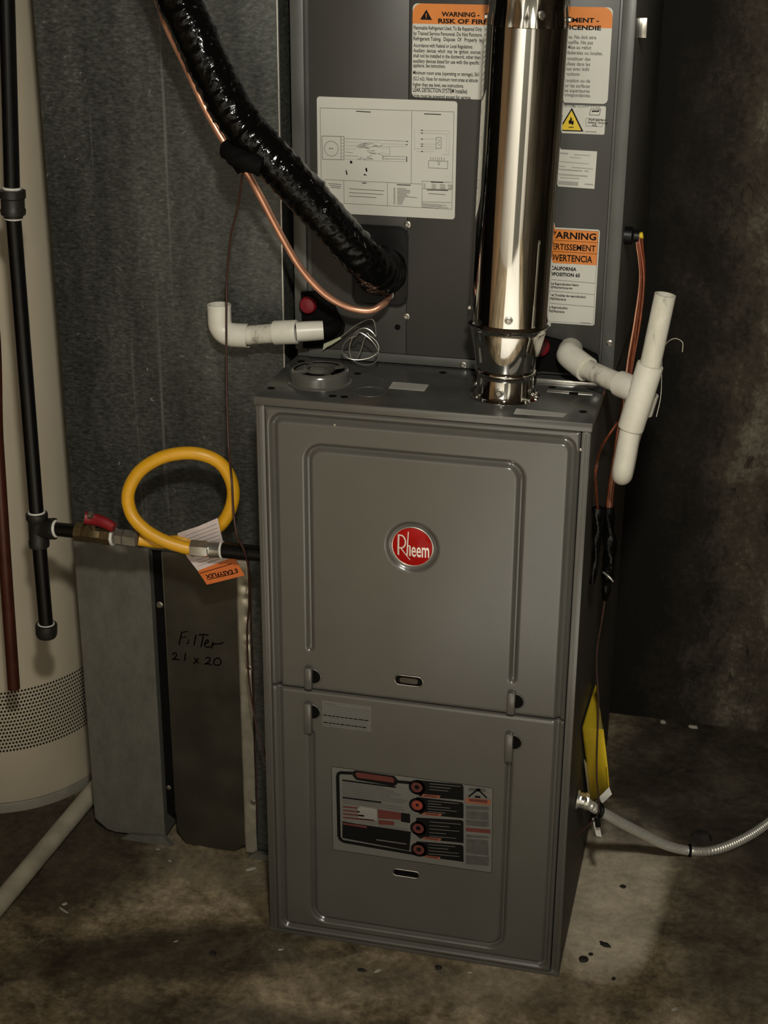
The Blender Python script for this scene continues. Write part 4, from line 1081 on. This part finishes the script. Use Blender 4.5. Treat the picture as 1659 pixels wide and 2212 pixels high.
# dark channel the filter slides in
MB().box((-0.2400, DYF+.010, 0.05), (-0.2200, DYF+.014, ZR), 0).build('filter_channel', 'black_matte', duct, 0)
MB().box((-0.2212, DYF-.001, 0.060), (-0.2188, DYF+.012, ZR-.001), 0.0006).build('channel_lip', 'dark_steel', duct)
# right cover strip, bright and dented
st = MB(); n = 120
for j in range(n+1):
    z = 0.004+(ZR-.004)*j/n
    for i in range(7):
        x = -0.0995+(0.0995-0.0790)*i/6
        dent = 0
        for zc, xc in ((0.470, -.082), (0.440, -.080), (0.408, -.081), (0.392, -.080), (0.490, -.084), (0.352, -0.080), (0.10, -.084)):
            dent += 0.0035*math.exp(-((z-zc)/0.006)**2-((x-xc)/0.006)**2)
        st.v.append((x, DYF-.0030+dent+0.0004*math.sin(z*90), z))
for j in range(n):
    for i in range(6):
        a = j*7+i
        st.f.append((a, a+1, a+8, a+7))
so = st.build('cover_strip', 'bright_galv', duct, 60)
so_m = so.modifiers.new('thickness', 'SOLIDIFY'); so_m.thickness = 0.001; so_m.offset = 1
MB().box((-0.0790, DYF, 0.010), (DX1, 0.72, ZR), 0.001).build('rack_right', 'galvanised', duct)
for x, z in ((-0.232, 0.438),):
    screw((x, DYF+.008, z), (0, -1, 0), duct, 0.0042)
for x, z in ((-0.2325, 0.105), (-0.083, 0.105), (-0.0835, 0.352)):
    screw((x, DYF+.004 if x < -.2 else DYF-.003, z), (0, -1, 0), duct, 0.0032)
# slide-in filter door with pen writing
fd = MB().prism([(-0.2190, 0.030), (-0.205, 0.004), (-0.1200, 0.0030), (-0.0990, 0.020), (-0.0990, ZR), (-0.2190, ZR)], 'y', DYF-.0010, DYF+.004).build('filter_door', 'dark_steel', duct, 30)
pr = Print(on_y(DYF-.0010))
def pen(pts, w=0.0021):
    q = smooth_path([(a, b, 0) for a, b in pts], 0.0012) if len(pts) > 2 else [Vector((*pts[0], 0)), Vector((*pts[1], 0))]
    for a, b in zip(q[:-1], q[1:]):
        pr.line('ink', a[:2], b[:2], w)
        pr.disc('ink', b[:2], w/2, 1, 8)
for stroke in [[(-0.193, 0.3998), (-0.196, 0.3884), (-0.1985, 0.377)], [(-0.193, 0.3988), (-0.1831, 0.4018)], [(-0.1959, 0.3892), (-0.1867, 0.3919)], [(-0.1818, 0.3884), (-0.1836, 0.3799)], [(-0.1845, 0.3821), (-0.1855, 0.3807)], [(-0.1696, 0.3981), (-0.1715, 0.3886), (-0.1739, 0.379)], [(-0.1652, 0.3976), (-0.1571, 0.3997), (-0.1491, 0.3991)], [(-0.1574, 0.3986), (-0.1593, 0.3891), (-0.1622, 0.3774)], [(-0.1559, 0.3834), (-0.1504, 0.3864), (-0.1495, 0.3904), (-0.1527, 0.39), (-0.1559, 0.3831), (-0.1536, 0.378), (-0.147, 0.3793)], [(-0.1418, 0.3888), (-0.143, 0.383), (-0.1452, 0.377)], [(-0.1435, 0.3819), (-0.1383, 0.3856), (-0.1317, 0.3864), (-0.1248, 0.3896)], [(-0.2113, 0.3566), (-0.2087, 0.3603), (-0.2047, 0.3606), (-0.2044, 0.3562), (-0.2076, 0.3513), (-0.2112, 0.3482), (-0.206, 0.35), (-0.2003, 0.3491)], [(-0.1888, 0.3631), (-0.1896, 0.3568), (-0.1909, 0.3498)], [(-0.1749, 0.3566), (-0.1714, 0.3524), (-0.1679, 0.3476)], [(-0.167, 0.3566), (-0.1712, 0.3514), (-0.1753, 0.3461)], [(-0.1558, 0.3565), (-0.1515, 0.3602), (-0.1479, 0.3585), (-0.1493, 0.3537), (-0.1536, 0.3495), (-0.1574, 0.3474), (-0.1512, 0.3487), (-0.1454, 0.3474)], [(-0.1401, 0.358), (-0.1343, 0.3613), (-0.1303, 0.358), (-0.1303, 0.352), (-0.1348, 0.3483), (-0.1404, 0.3486), (-0.142, 0.352), (-0.1401, 0.358)]]:
    pen(stroke)
pr.build(fd, {'ink': 'pen_writing'})

# ---------------------------------------------------------------- water heater
HC = (-0.6170, 0.3630); HR = 0.185
wh = thing('water_heater', (HC[0], HC[1], 0.0), 'beige cylindrical water heater with perforated band near its base', 'water heater')
MB().lathe([(HR-.004, 0.016), (HR, 0.020), (HR, 1.44), (HR-.012, 1.462), (HR-.05, 1.472), (0, 1.475)], (*HC, 0), n=96, cap=False).build('jacket', 'heater_enamel', wh, 40)
MB().lathe([(HR-.012, 0.0), (HR+.0015, 0.0), (HR+.0022, 0.016), (HR+.0012, 0.0185), (HR-.012, 0.019)], (*HC, 0), n=96).build('base_ring', 'heater_base', wh, 40)
pf = MB()
rows = 17
for j in range(rows):
    z = 0.122+j*(0.232-0.122)/(rows-1)
    na = 74
    for i in range(na):
        a = math.radians(-69+(i+(0.5 if j % 2 else 0))*1.75)
        c_ = Vector((HC[0]+(HR+.0003)*math.cos(a), HC[1]+(HR+.0003)*math.sin(a), z))
        tgt = Vector((-math.sin(a), math.cos(a), 0))
        vs = [c_+tgt*(0.00195*math.cos(k*math.pi/3))+Vector((0, 0, 0.0023*math.sin(k*math.pi/3))) for k in range(6)]
        pf.add(vs, [(0, 1, 2, 3, 4, 5)])
po = pf.build('perforations', 'black_matte', wh, 0)
po['kind'] = 'stuff'
# reddish brown discharge pipe beside it
bp = tag(MB().tube([(-0.4504, 0.1, 0.3061), (-0.4446, 0.1, 0.5137), (-0.4382, 0.1, 0.7175), (-0.4304, 0.1, 0.9687), (-0.5030, 0.105, 1.24), (-0.5050, 0.115, 1.29), (-0.5200, 0.150, 1.31), (-0.5450, 0.205, 1.312)], 0.0098, 20, 0.02).build('discharge_pipe', 'brown_pipe', None), 'dark reddish brown pipe running down beside the water heater', 'pipe')

# ---------------------------------------------------------------- black iron gas piping
GY = 0.050
gas = thing('gas_pipe', (-0.3597, 0.05, 0.4362), 'black iron gas pipe with coupling, tee and capped drip leg before the water heater', 'gas pipe')
g = lambda p: Vector(p)
gt = Vector((-0.3359, 0.05, 1.3582)); gu0 = Vector((-0.3523, 0.05, 1.1048)); gu1 = Vector((-0.3538, 0.05, 1.0674)); gte0 = Vector((-0.358, 0.05, 0.6357)); gte1 = Vector((-0.3583, 0.05, 0.5827)); gcap0 = Vector((-0.3584, 0.05, 0.4519)); gcap1 = Vector((-0.3598, 0.05, 0.4268))
topdir = (gt-gu0).normalized()
r_p = 0.0107
MB().tube([gt+topdir*1.05, gt, gu0], r_p, 20, 0.02).build('upper_pipe', 'black_iron', gas)
MB().tube([gu1, gte0], r_p*0.98, 20, 0.02).build('middle_pipe', 'black_iron', gas)
MB().tube([gte1, gcap0], r_p, 20, 0.02).build('drip_leg', 'black_iron', gas)
ul = (gu1-gu0).length
MB().lathe([(0.0112, -0.001), (0.0178, 0.0005), (0.0180, 0.010), (0.0160, 0.012), (0.0158, 0.024), (0.0172, 0.027), (0.0165, 0.033), (0.0130, 0.035), (0.0128, ul)], gu0, gu1-gu0, 24).build('reducing_coupling', 'cast_iron', gas, 40)
MB().ring(gu0+(gt-gu0).normalized()*.002, gt-gu0, 0.0112, 0.0020, 24, 8).build('sealant_ring', 'pipe_dope', gas)
MB().ring(gu1+(gu1-gu0).normalized()*.001, gt-gu0, 0.0112, 0.0014, 24, 8).build('sealant_ring', 'pipe_dope', gas)
tl = (gte1-gte0).length
tee = MB().lathe([(0.0112, -.001), (0.0155, 0), (0.0160, 0.002), (0.0160, 0.009), (0.0138, 0.012), (0.0138, tl-.012), (0.0152, tl-.009), (0.0152, tl-.002), (0.0148, tl), (0.0110, tl+.001)], gte0, gte1-gte0, 28, cap=False).build('tee', 'cast_iron', gas, 40)
tm = gte0.lerp(gte1, 0.48)
br = Vector((-0.3298, 0.05, 0.6137))
bd_ = (br-tm).normalized()
bl_ = (br-tm).length
MB().lathe([(0.0138, 0.004), (0.0138, bl_-.012), (0.0160, bl_-.009), (0.0160, bl_-.001), (0.0110, bl_)], tm, bd_, 28, cap=False).build('tee_branch', 'cast_iron', tee, 40)
MB().ring(gte0-(gte1-gte0).normalized()*.001, gte1-gte0, 0.0112, 0.0018, 24, 8).build('sealant_ring', 'pipe_dope', gas)
MB().ring(br+bd_*.001, bd_, 0.0112, 0.0022, 24, 8).build('sealant_ring', 'pipe_dope', gas)
MB().ring(gcap0-(gcap1-gcap0).normalized()*.003, gcap1-gcap0, 0.0112, 0.0018, 24, 8).build('sealant_ring', 'pipe_dope', gas)
MB().lathe([(0.0112, -.004), (0.0160, -.003), (0.0164, 0.001), (0.0160, 0.013), (0.0140, 0.018), (0.0090, 0.0205), (0, 0.021)], gcap0, gcap1-gcap0, 28, cap=False).build('pipe_cap', 'cast_iron', gas, 40)
v0 = Vector((-0.297, 0.05, 0.6128)); v1 = Vector((-0.2414, 0.05, 0.6114)); n1 = Vector((-0.1998, 0.05, 0.6107))
MB().tube([br-bd_*.004, v0+Vector((.006, 0, 0))], r_p*.97, 20, 0.01).build('nipple', 'black_iron', gas)
val = MB().lathe([(0.0112, 0), (0.0150, 0.0005), (0.0150, 0.012), (0.0118, 0.014), (0.0132, 0.022), (0.0140, 0.028), (0.0132, 0.034), (0.0118, 0.040), (0.0150, 0.042), (0.0150, (v1-v0).length)], v0, v1-v0, 8, cap=True).build('ball_valve', 'brass', gas, 30)
vm = v0.lerp(v1, .52)
MB().lathe([(0.0055, 0.008), (0.0055, 0.019)], vm, (0, -.25, 1), 12).build('valve_stem', 'brass', val)
hs = Vector((-0.2662, 0.042, 0.6389))
hd = MB()
hp = [Vector((-0.2767, 0.04, 0.6407)), hs, Vector((-0.2497, 0.04, 0.637)), Vector((-0.2321, 0.038, 0.6303))]
hd.tube(hp, lambda tt, d: 0.0088-0.0018*tt, 18, 0.002, fn=lambda i, a, d: 1+0.10*math.cos(2*a))
hd.build('red_lever', 'red_handle', val, 60)
MB().lathe([(0.0062, 0), (0.0062, 0.004), (0.0045, 0.006)], hs+Vector((0, -.004, .006)), (0, -.5, 1), 6).build('lever_nut', 'zinc', val)
MB().ring(v1+Vector((.002, 0, 0)), v1-v0, 0.0118, 0.0024, 24, 8).build('sealant_ring', 'pipe_dope', gas)
fd_ = (n1-v1)
MB().lathe([(0.0100, 0), (0.0100, 0.006), (0.0125, 0.008), (0.0125, 0.018), (0.0100, 0.019)], v1, fd_, 6, cap=True).build('flare_adapter', 'steel_nut', gas, 30)
MB().lathe([(0.0118, 0.019), (0.0130, 0.020), (0.0130, fd_.length-.002), (0.0100, fd_.length)], v1, fd_, 6, cap=True).build('flare_nut', 'steel_nut', gas, 30)

# yellow flexible connector
con = thing('gas_connector', (-0.1207, 0.05, 0.6047), 'looped yellow flexible gas hose with chrome nut running to the furnace', 'hose')
YP = [(-0.2007, 0.052, 0.6098), (-0.1693, 0.062, 0.6046), (-0.1382, 0.074, 0.6058), (-0.1045, 0.084, 0.6162), (-0.081, 0.088, 0.6388), (-0.068, 0.088, 0.6703), (-0.0684, 0.086, 0.6994), (-0.0813, 0.082, 0.7257), (-0.1049, 0.076, 0.7396), (-0.1338, 0.07, 0.7418), (-0.1659, 0.062, 0.734), (-0.1958, 0.055, 0.7128), (-0.211, 0.048, 0.6821), (-0.2053, 0.042, 0.653), (-0.1851, 0.038, 0.633), (-0.1591, 0.038, 0.6193), (-0.1329, 0.042, 0.6103), (-0.1164, 0.046, 0.6061)]
MB().tube(YP, 0.0094, 22, 0.004).build('yellow_hose', 'yellow_hose', con, 80)
k0 = Vector((-0.1191, 0.046, 0.6072)); k1 = Vector((-0.0918, 0.048, 0.6072)); k2 = Vector((-0.0723, 0.048, 0.6086)); k3 = Vector((0.006, 0.048, 0.6093))
MB().lathe([(0.0105, 0), (0.0128, 0.001), (0.0128, (k1-k0).length-.004), (0.0110, (k1-k0).length)], k0, k1-k0, 6, cap=True).build('hose_nut', 'steel_nut', con, 30)
MB().lathe([(0.0110, 0), (0.0125, 0.002), (0.0118, 0.004), (0.0118, (k2-k1).length)], k1, k2-k1, 24, cap=True).build('threaded_adapter', 'steel_nut', con, 40)
MB().ring(k2, k2-k1, 0.0116, 0.0018, 24, 8).build('sealant_ring', 'pipe_dope', con)
MB().tube([k2, k3], 0.0116, 20, 0.01).build('black_nipple', 'black_iron', con)

# paper tag hanging on the connector
tg = thing('hang_tag', (-0.1053, 0.068, 0.5421), 'pale paper tag with orange printed end hanging from the yellow gas hose', 'tag')
TY = 0.068
tagp = [(-0.1474, 0.6183), (-0.1149, 0.6325), (-0.0848, 0.6486), (-0.0814, 0.6281), (-0.0766, 0.6055), (-0.0681, 0.5868), (-0.0933, 0.5745), (-0.1187, 0.562), (-0.1335, 0.581), (-0.142, 0.5984)]
MB().prism(tagp, 'y', TY, TY+.0006).build('paper_sheet', 'paper_pink', tg, 0)
orp = [(-0.1187, 0.562), (-0.0681, 0.5875), (-0.0604, 0.5884), (-0.0471, 0.5628), (-0.1053, 0.5413)]
oe = MB().prism(orp, 'y', TY-.0002, TY+.0005).build('orange_end', 'orange_red', tg, 0)
pr = Print(on_y(TY-.0003))
a0, a1 = [(-0.0581, 0.5725), (-0.1075, 0.5567)]
ang_ = math.atan2(a1[1]-a0[1], a1[0]-a0[0])
pr.text('ink', 'E EASYFLEX', a0[0], a0[1], 0.0062, width=math.hypot(a1[0]-a0[0], a1[1]-a0[1]), bold=0.03, rot=ang_)
for q in [[(-0.1035, 0.5497), (-0.0597, 0.565)], [(-0.1146, 0.5588), (-0.0663, 0.5789)]]:
    pr.line('ink', q[0], q[1], 0.0010)
for q in [[(-0.1355, 0.6152), (-0.0866, 0.6391)], [(-0.1343, 0.6102), (-0.0854, 0.6334)], [(-0.1331, 0.6052), (-0.0842, 0.6278)], [(-0.1319, 0.6003), (-0.083, 0.6222)], [(-0.1307, 0.5953), (-0.0818, 0.6165)], [(-0.1295, 0.5903), (-0.0806, 0.6109)], [(-0.1194, 0.5789), (-0.0755, 0.5984)], [(-0.1181, 0.5746), (-0.0742, 0.5941)], [(-0.1169, 0.5704), (-0.073, 0.5899)]]:
    pr.line('ink_pale', q[0], q[1], 0.0009)
pr.build(tg, {'ink': 'tag_lettering', 'ink_pale': 'tag_small_print'})

# ---------------------------------------------------------------- thermostat wires on the left
tw = [(-0.0238, 0.045, 1.1436), (-0.0395, 0.07, 1.0981), (-0.0616, 0.095, 1.0429), (-0.0745, 0.112, 0.9748), (-0.078, 0.112, 0.8959), (-0.0793, 0.11, 0.8222), (-0.0738, 0.095, 0.7518), (-0.0583, 0.06, 0.71), (-0.0555, 0.055, 0.6631), (-0.0458, 0.04, 0.6348), (-0.0344, 0.028, 0.6254), (-0.0348, 0.05, 0.5852), (-0.049, 0.09, 0.5102), (-0.0606, 0.11, 0.4458), (-0.064, 0.12, 0.3695), (-0.0542, 0.11, 0.3119), (-0.0354, 0.09, 0.269), (-0.0256, 0.085, 0.2407)]
tag(MB().tube(tw, 0.0016, 8, 0.006).build('thermostat_wire', 'brown_wire', None), 'thin dark brown wire hanging from the black hose past the yellow loop', 'wire')
tw2 = [(-0.0351, 0.045, 0.6125), (-0.0495, 0.1, 0.5356), (-0.0605, 0.13, 0.4516), (-0.0667, 0.15, 0.3615), (-0.0698, 0.158, 0.2665), (-0.0706, 0.16, 0.1806), (-0.0719, 0.162, 0.0744)]
tag(MB().tube(tw2, 0.0011, 8, 0.006).build('control_wire', 'brown_wire', None), 'thin black wire running down the bright strip left of the furnace', 'wire')

# ---------------------------------------------------------------- wiring on the right of the furnace
bun = thing('wire_bundle', (0.47, 0.2, 0.67), 'bundle of copper coloured wires running down from the coil cabinet behind the white trap', 'wires')
base = [(CX1+.018, 0.236, 1.0500), (0.4716, 0.232, 1.0413), (0.479, 0.225, 0.9958), (0.4774, 0.215, 0.9403), (0.4732, 0.205, 0.884), (0.4715, 0.19, 0.8353), (0.4676, 0.175, 0.7794), (0.4625, 0.16, 0.7229), (0.4606, 0.15, 0.6865)]
for i in range(5):
    a = i*1.257
    off = lambda k: Vector((0.0034*math.cos(a+k*.35), 0.0034*math.sin(a+k*.35), 0))
    MB().tube([Vector(p)+off(k)*(1+0.4*math.sin(k*1.3+i)) for k, p in enumerate(base)], 0.0016, 8, 0.006).build('wire', 'copper_wire' if i != 2 else 'copper', bun)
MB().lathe([(0.0045, 0), (0.0045, 0.008)], (CX1+.016, 0.236, 1.0495), (1, 0, .25), 10).build('yellow_sleeve', 'yellow_paper', bun)
def sp(x, y, dx): return (dx, y, x)
b2 = [(0.471, 0.185, 0.8202), (0.4631, 0.165, 0.8059), (0.4485, 0.125, 0.7848), (0.457, -0.0352, 0.8133), (0.4555, -0.0106, 0.7824), (0.455, 0.0448, 0.727)]
tag(MB().tube(b2, 0.0018, 8, 0.006).build('control_wire', 'copper_wire', None), 'single copper coloured wire close to the furnace side, left of the bundle', 'wire')
# taped splices
sp1 = thing('taped_splice', (0.4663, 0.15, 0.5507), 'black taped wire splice hanging below the copper wire bundle', 'wire splice')
MB().tube([(0.4605, 0.15, 0.6886), (0.4644, 0.146, 0.6523), (0.4681, 0.142, 0.6191), (0.4666, 0.142, 0.5905)], lambda tt, d: 0.0078+0.0022*math.sin(tt*3.0), 16, 0.004, fn=lambda i, a, d: 1+0.12*math.sin(3*a+d*140)+0.06*math.sin(d*500)).build('tape_wrap', 'black_wrap', sp1, 60)
MB().tube([(0.4672, 0.142, 0.592), (0.4664, 0.142, 0.5725), (0.4658, 0.142, 0.55)], lambda tt, d: 0.0088-0.0045*tt, 14, 0.003, fn=lambda i, a, d: 1+0.18*math.sin(4*a+d*260)).build('tape_tail', 'black_wrap', sp1, 60)
MB().tube([(0.4611, 0.128, 0.5988), (0.4702, 0.124, 0.5945), (0.4756, 0.126, 0.5872)], 0.0016, 8, 0.003).build('silver_twist', 'aluminium', sp1)
sp2 = MB().tube([(0.4545, 0.0497, 0.7264), (0.456, 0.0494, 0.6909), (0.457, 0.0363, 0.6562), (0.4555, 0.0274, 0.6248)], lambda tt, d: 0.0075-0.004*tt, 14, 0.004, fn=lambda i, a, d: 1+0.15*math.sin(3*a+d*160)).build('taped_splice', 'black_wrap', None, 60)
tag(sp2, 'slim black taped splice pressed against the furnace side', 'wire splice')
# thin wire from the splice down to the conduit
lw = [(0.465, 0.142, 0.5528), (0.4627, 0.14, 0.5185), (0.4589, 0.138, 0.4746), (0.4605, 0.136, 0.4384), (0.4667, 0.13, 0.3893), (0.4689, 0.122, 0.3324), (0.4722, 0.118, 0.2725), (0.4785, 0.112, 0.2334), (0.4759, 0.112, 0.2088), (0.4593, 0.112, 0.1858), (0.4440, 0.112, 0.1685)]
tag(MB().tube(lw, 0.0013, 8, 0.005).build('control_wire', 'brown_wire', None), 'thin brown wire dropping across the yellow paper to the metal conduit', 'wire')

# yellow paper guide hanging at the side
yt = thing('paper_guide', (0.4772, 0.14, 0.2155), 'yellow and white folded paper guide hanging at the right side of the furnace', 'paper')
n_near = [(0.448, 0.2846, 0.3353), (0.4475, 0.108, 0.3589), (0.449, 0.2171, 0.2253), (0.452, 0.2972, 0.1124)]
far_ = [(0.459, 0.165, 0.3986), (0.474, 0.165, 0.3282), (0.484, 0.165, 0.2659), (0.4896, 0.16, 0.2286)]
m = MB(); N = 12
for j in range(4):
    for i in range(N+1):
        u = i/N
        p = Vector(n_near[j]).lerp(Vector(far_[j]), u)
        p.x += 0.004*math.sin(u*math.pi)*math.sin(j*1.1+.4)
        m.v.append(tuple(p))
for j in range(3):
    for i in range(N):
        a = j*(N+1)+i
        m.f.append((a, a+1, a+N+2, a+N+1))
yo = m.build('yellow_sheet', 'yellow_paper', yt, 70)
yo.modifiers.new('thickness', 'SOLIDIFY').thickness = 0.0006
MB().add([(0.449, 0.1559, 0.2781), (0.45, 0.1993, 0.2444), (0.4535, 0.3386, 0.0839), (0.4528, 0.2723, 0.1221), (0.48, 0.15, 0.2089), (0.4941, 0.15, 0.2274), (0.4887, 0.158, 0.2346), (0.4752, 0.15, 0.2195)], [(0, 1, 2, 3), (3, 2, 7, 4), (7, 6, 5, 4)]).build('white_margin', 'paper', yt, 0)
MB().add([(0.4694, 0.118, 0.2015), (0.4775, 0.118, 0.2044), (0.4858, 0.116, 0.1729), (0.4775, 0.116, 0.1732)], [(0, 1, 2, 3)]).build('white_strip', 'paper', yt, 0)
for o in yt.children:
    if o.name.startswith('white') and not o.modifiers:
        o.modifiers.new('thickness', 'SOLIDIFY').thickness = 0.0005

# armoured cable
cnd = thing('armoured_cable', (0.4445, 0.116, 0.2336), 'ribbed silver flexible metal conduit leaving the furnace side and sagging to the floor', 'cable')
KP = [(0.4560, 0.1160, 0.2310), (0.4704, 0.118, 0.2211), (0.4881, 0.15, 0.1905), (0.5105, 0.2, 0.1461), (0.5414, 0.258, 0.0936), (0.5779, 0.312, 0.0427), (0.6154, 0.3556, 0.009), (0.6526, 0.3663, 0.009), (0.6967, 0.4076, 0.009), (0.7408, 0.471, 0.009), (0.7965, 0.5787, 0.009), (0.8723, 0.7177, 0.009), (0.98, 0.735, 0.009), (1.06, 0.775, 0.03), (1.10, 0.786, 0.12), (1.11, 0.788, 0.45), (1.11, 0.788, 1.20), (1.11, 0.788, RZ1)]
MB().tube(KP, lambda tt, d: 0.0064+0.0018*abs(math.sin(d*math.pi/0.0050)), 16, 0.00125).build('ribbed_jacket', 'armour', cnd, 35)
MB().lathe([(0.0135, 0), (0.0150, 0.0005), (0.0150, 0.004), (0.0115, 0.0045), (0.0115, 0.012), (0.0130, 0.0125), (0.0130, 0.018), (0.0080, 0.019)], (0.4445, 0.116, 0.2325), (1, 0.05, -.12), 12).build('box_connector', 'aluminium', cnd, 30)
screw((0.4570, 0.106, 0.2400), (0.2, -.6, .8), cnd, 0.0035)
MB().ring((0.478, 0.12, 0.2162), (0.7, .45, -.3), 0.0095, 0.0035, 20, 8).build('black_tie', 'black_plastic', cnd)
MB().tube([(0.4777, 0.105, 0.2136), (0.48, 0.105, 0.1979)], 0.004, 8, 0.004).build('tie_tail', 'black_plastic', cnd)
MB().ring((0.6153, 0.3554, 0.01), (1, .12, 0), 0.0088, 0.0028, 20, 8).build('black_tie', 'black_plastic', cnd)

# ---------------------------------------------------------------- white pipe on the floor by the water heater
fp0 = Vector((-0.4226, -0.1185, 0.016)); fp1 = Vector((-0.422, -0.0593, 0.016)); fp2 = Vector((-0.4092, 0.3356, 0.016))
dfl = (fp2-fp1).normalized()
tag(MB().tube([fp1-dfl*.45, fp1, fp2+dfl*.05], 0.0155, 20, 0.02).build('floor_drain_pipe', 'dirty_pvc', None), 'dirty white plastic pipe lying on the floor beneath the water heater', 'drain pipe')

# ---------------------------------------------------------------- small debris on the floor
random.seed(5)
def chip(x, y, r, h, mat, name, label, cat, el=1.0, rot=0.0, group=None):
    n = 9
    pts = []
    for k in range(n):
        a = 2*math.pi*k/n
        q = r*random.uniform(.75, 1.1)
        px, py = q*math.cos(a), q*el*math.sin(a)
        pts.append((x+px*math.cos(rot)-py*math.sin(rot), y+px*math.sin(rot)+py*math.cos(rot)))
    m = MB()
    o = len(m.v)
    m.v += [(p[0], p[1], 0.0) for p in pts]+[(x+(p[0]-x)*.7, y+(p[1]-y)*.7, h*random.uniform(.7, 1)) for p in pts]+[(x, y, h)]
    for k in range(n):
        j = (k+1) % n
        m.f.append((k, j, n+j, n+k)); m.f.append((n+k, n+j, 2*n))
    m.f.append(tuple(range(n))[::-1])
    return tag(m.build(name, mat, None, 50), label, cat, group)
chip(0.6330, 0.4120, 0.0185, 0.012, 'rust_chip', 'dark_lump', 'dark flat lump on the floor behind the sagging conduit', 'debris', .75)
chip(0.4765, 0.0455, 0.0085, 0.005, 'rust_chip', 'dark_pebble', 'round dark pebble near the right front foot of the furnace', 'debris', .9)
chip(0.4855, 0.0610, 0.0042, 0.002, 'rust_chip', 'dark_pebble', 'tiny dark speck just behind the round pebble by the furnace foot', 'debris')
chip(0.5040, 0.0890, 0.0120, 0.003, 'rust_chip', 'dead_leaf', 'curled dark leaf scrap on the pale floor patch', 'debris', .45, -.5)
chip(0.5159, 0.2427, 0.0055, 0.002, 'rust_chip', 'dark_pebble', 'small dark speck high on the pale floor patch beneath the conduit', 'debris')
chip(0.5240, 0.0140, 0.0040, 0.002, 'rust_chip', 'dark_pebble', 'small dark speck at the front edge of the pale floor patch', 'debris')
chip(0.2693, -0.0250, 0.0060, 0.004, 'rust_chip', 'dark_pebble', 'dark pebble in front of the middle of the furnace', 'debris', .8)
chip(0.1599, -0.0585, 0.0080, 0.003, 'rust_chip', 'dark_pebble', 'flat dark pebble in front of the left half of the furnace', 'debris', .5)
chip(0.1840, -0.0540, 0.0070, 0.003, 'crumb', 'pale_crumb', 'pale torn crumb beside a flat dark pebble on the floor', 'debris', .35, .8)
chip(-0.0660, -0.0754, 0.0058, 0.004, 'rust_chip', 'dark_pebble', 'dark pebble on the floor left of the furnace front', 'debris')
chip(-0.0780, 0.1420, 0.0110, 0.002, 'crumb', 'paper_scrap', 'torn pale paper scrap on the floor at the foot of the duct', 'debris', .4, .7)
chip(-0.2460, 0.1560, 0.0040, 0.0015, 'crumb', 'paper_scrap', 'tiny pale scrap before the left foot of the duct', 'debris', .4, .2)
chip(-0.2150, 0.1300, 0.0045, 0.0015, 'crumb', 'paper_scrap', 'small pale fleck on the lighter floor before the filter door', 'debris', .4, -.4)
chip(-0.3280, -0.0330, 0.0130, 0.0014, 'crumb', 'paper_scrap', 'thin pale sliver on the floor near the white floor pipe', 'debris', .16, -.5)
chip(-0.3330, -0.0180, 0.0052, 0.002, 'crumb', 'paper_scrap', 'pale chip just behind the thin sliver near the floor pipe', 'debris', .6, .9)
chip(-0.1300, -0.0620, 0.0045, 0.0012, 'crumb', 'paper_scrap', 'pale fleck alone on the dark floor left of the furnace', 'debris', .35, .6)
chip(0.0300, -0.0420, 0.0050, 0.0012, 'crumb', 'paper_scrap', 'bent pale fleck in front of the left furnace corner', 'debris', .4, .5)
chip(0.3166, -0.0239, 0.0036, 0.0014, 'crumb', 'paper_scrap', 'pale speck near the front right of the furnace base', 'debris', .5)
chip(0.5420, 0.7860, 0.0062, 0.006, 'crumb', 'paper_scrap', 'white speck at the foot of the dark back wall', 'debris', .7)
chip(0.6000, 0.7820, 0.0110, 0.005, 'crumb', 'paper_scrap', 'pale flat chip along the foot of the back wall', 'debris', .4)
chip(0.6150, -0.0300, 0.0080, 0.0016, 'crumb', 'paper_scrap', 'pale curled scrap at the lower right of the floor', 'debris', .4, .9)
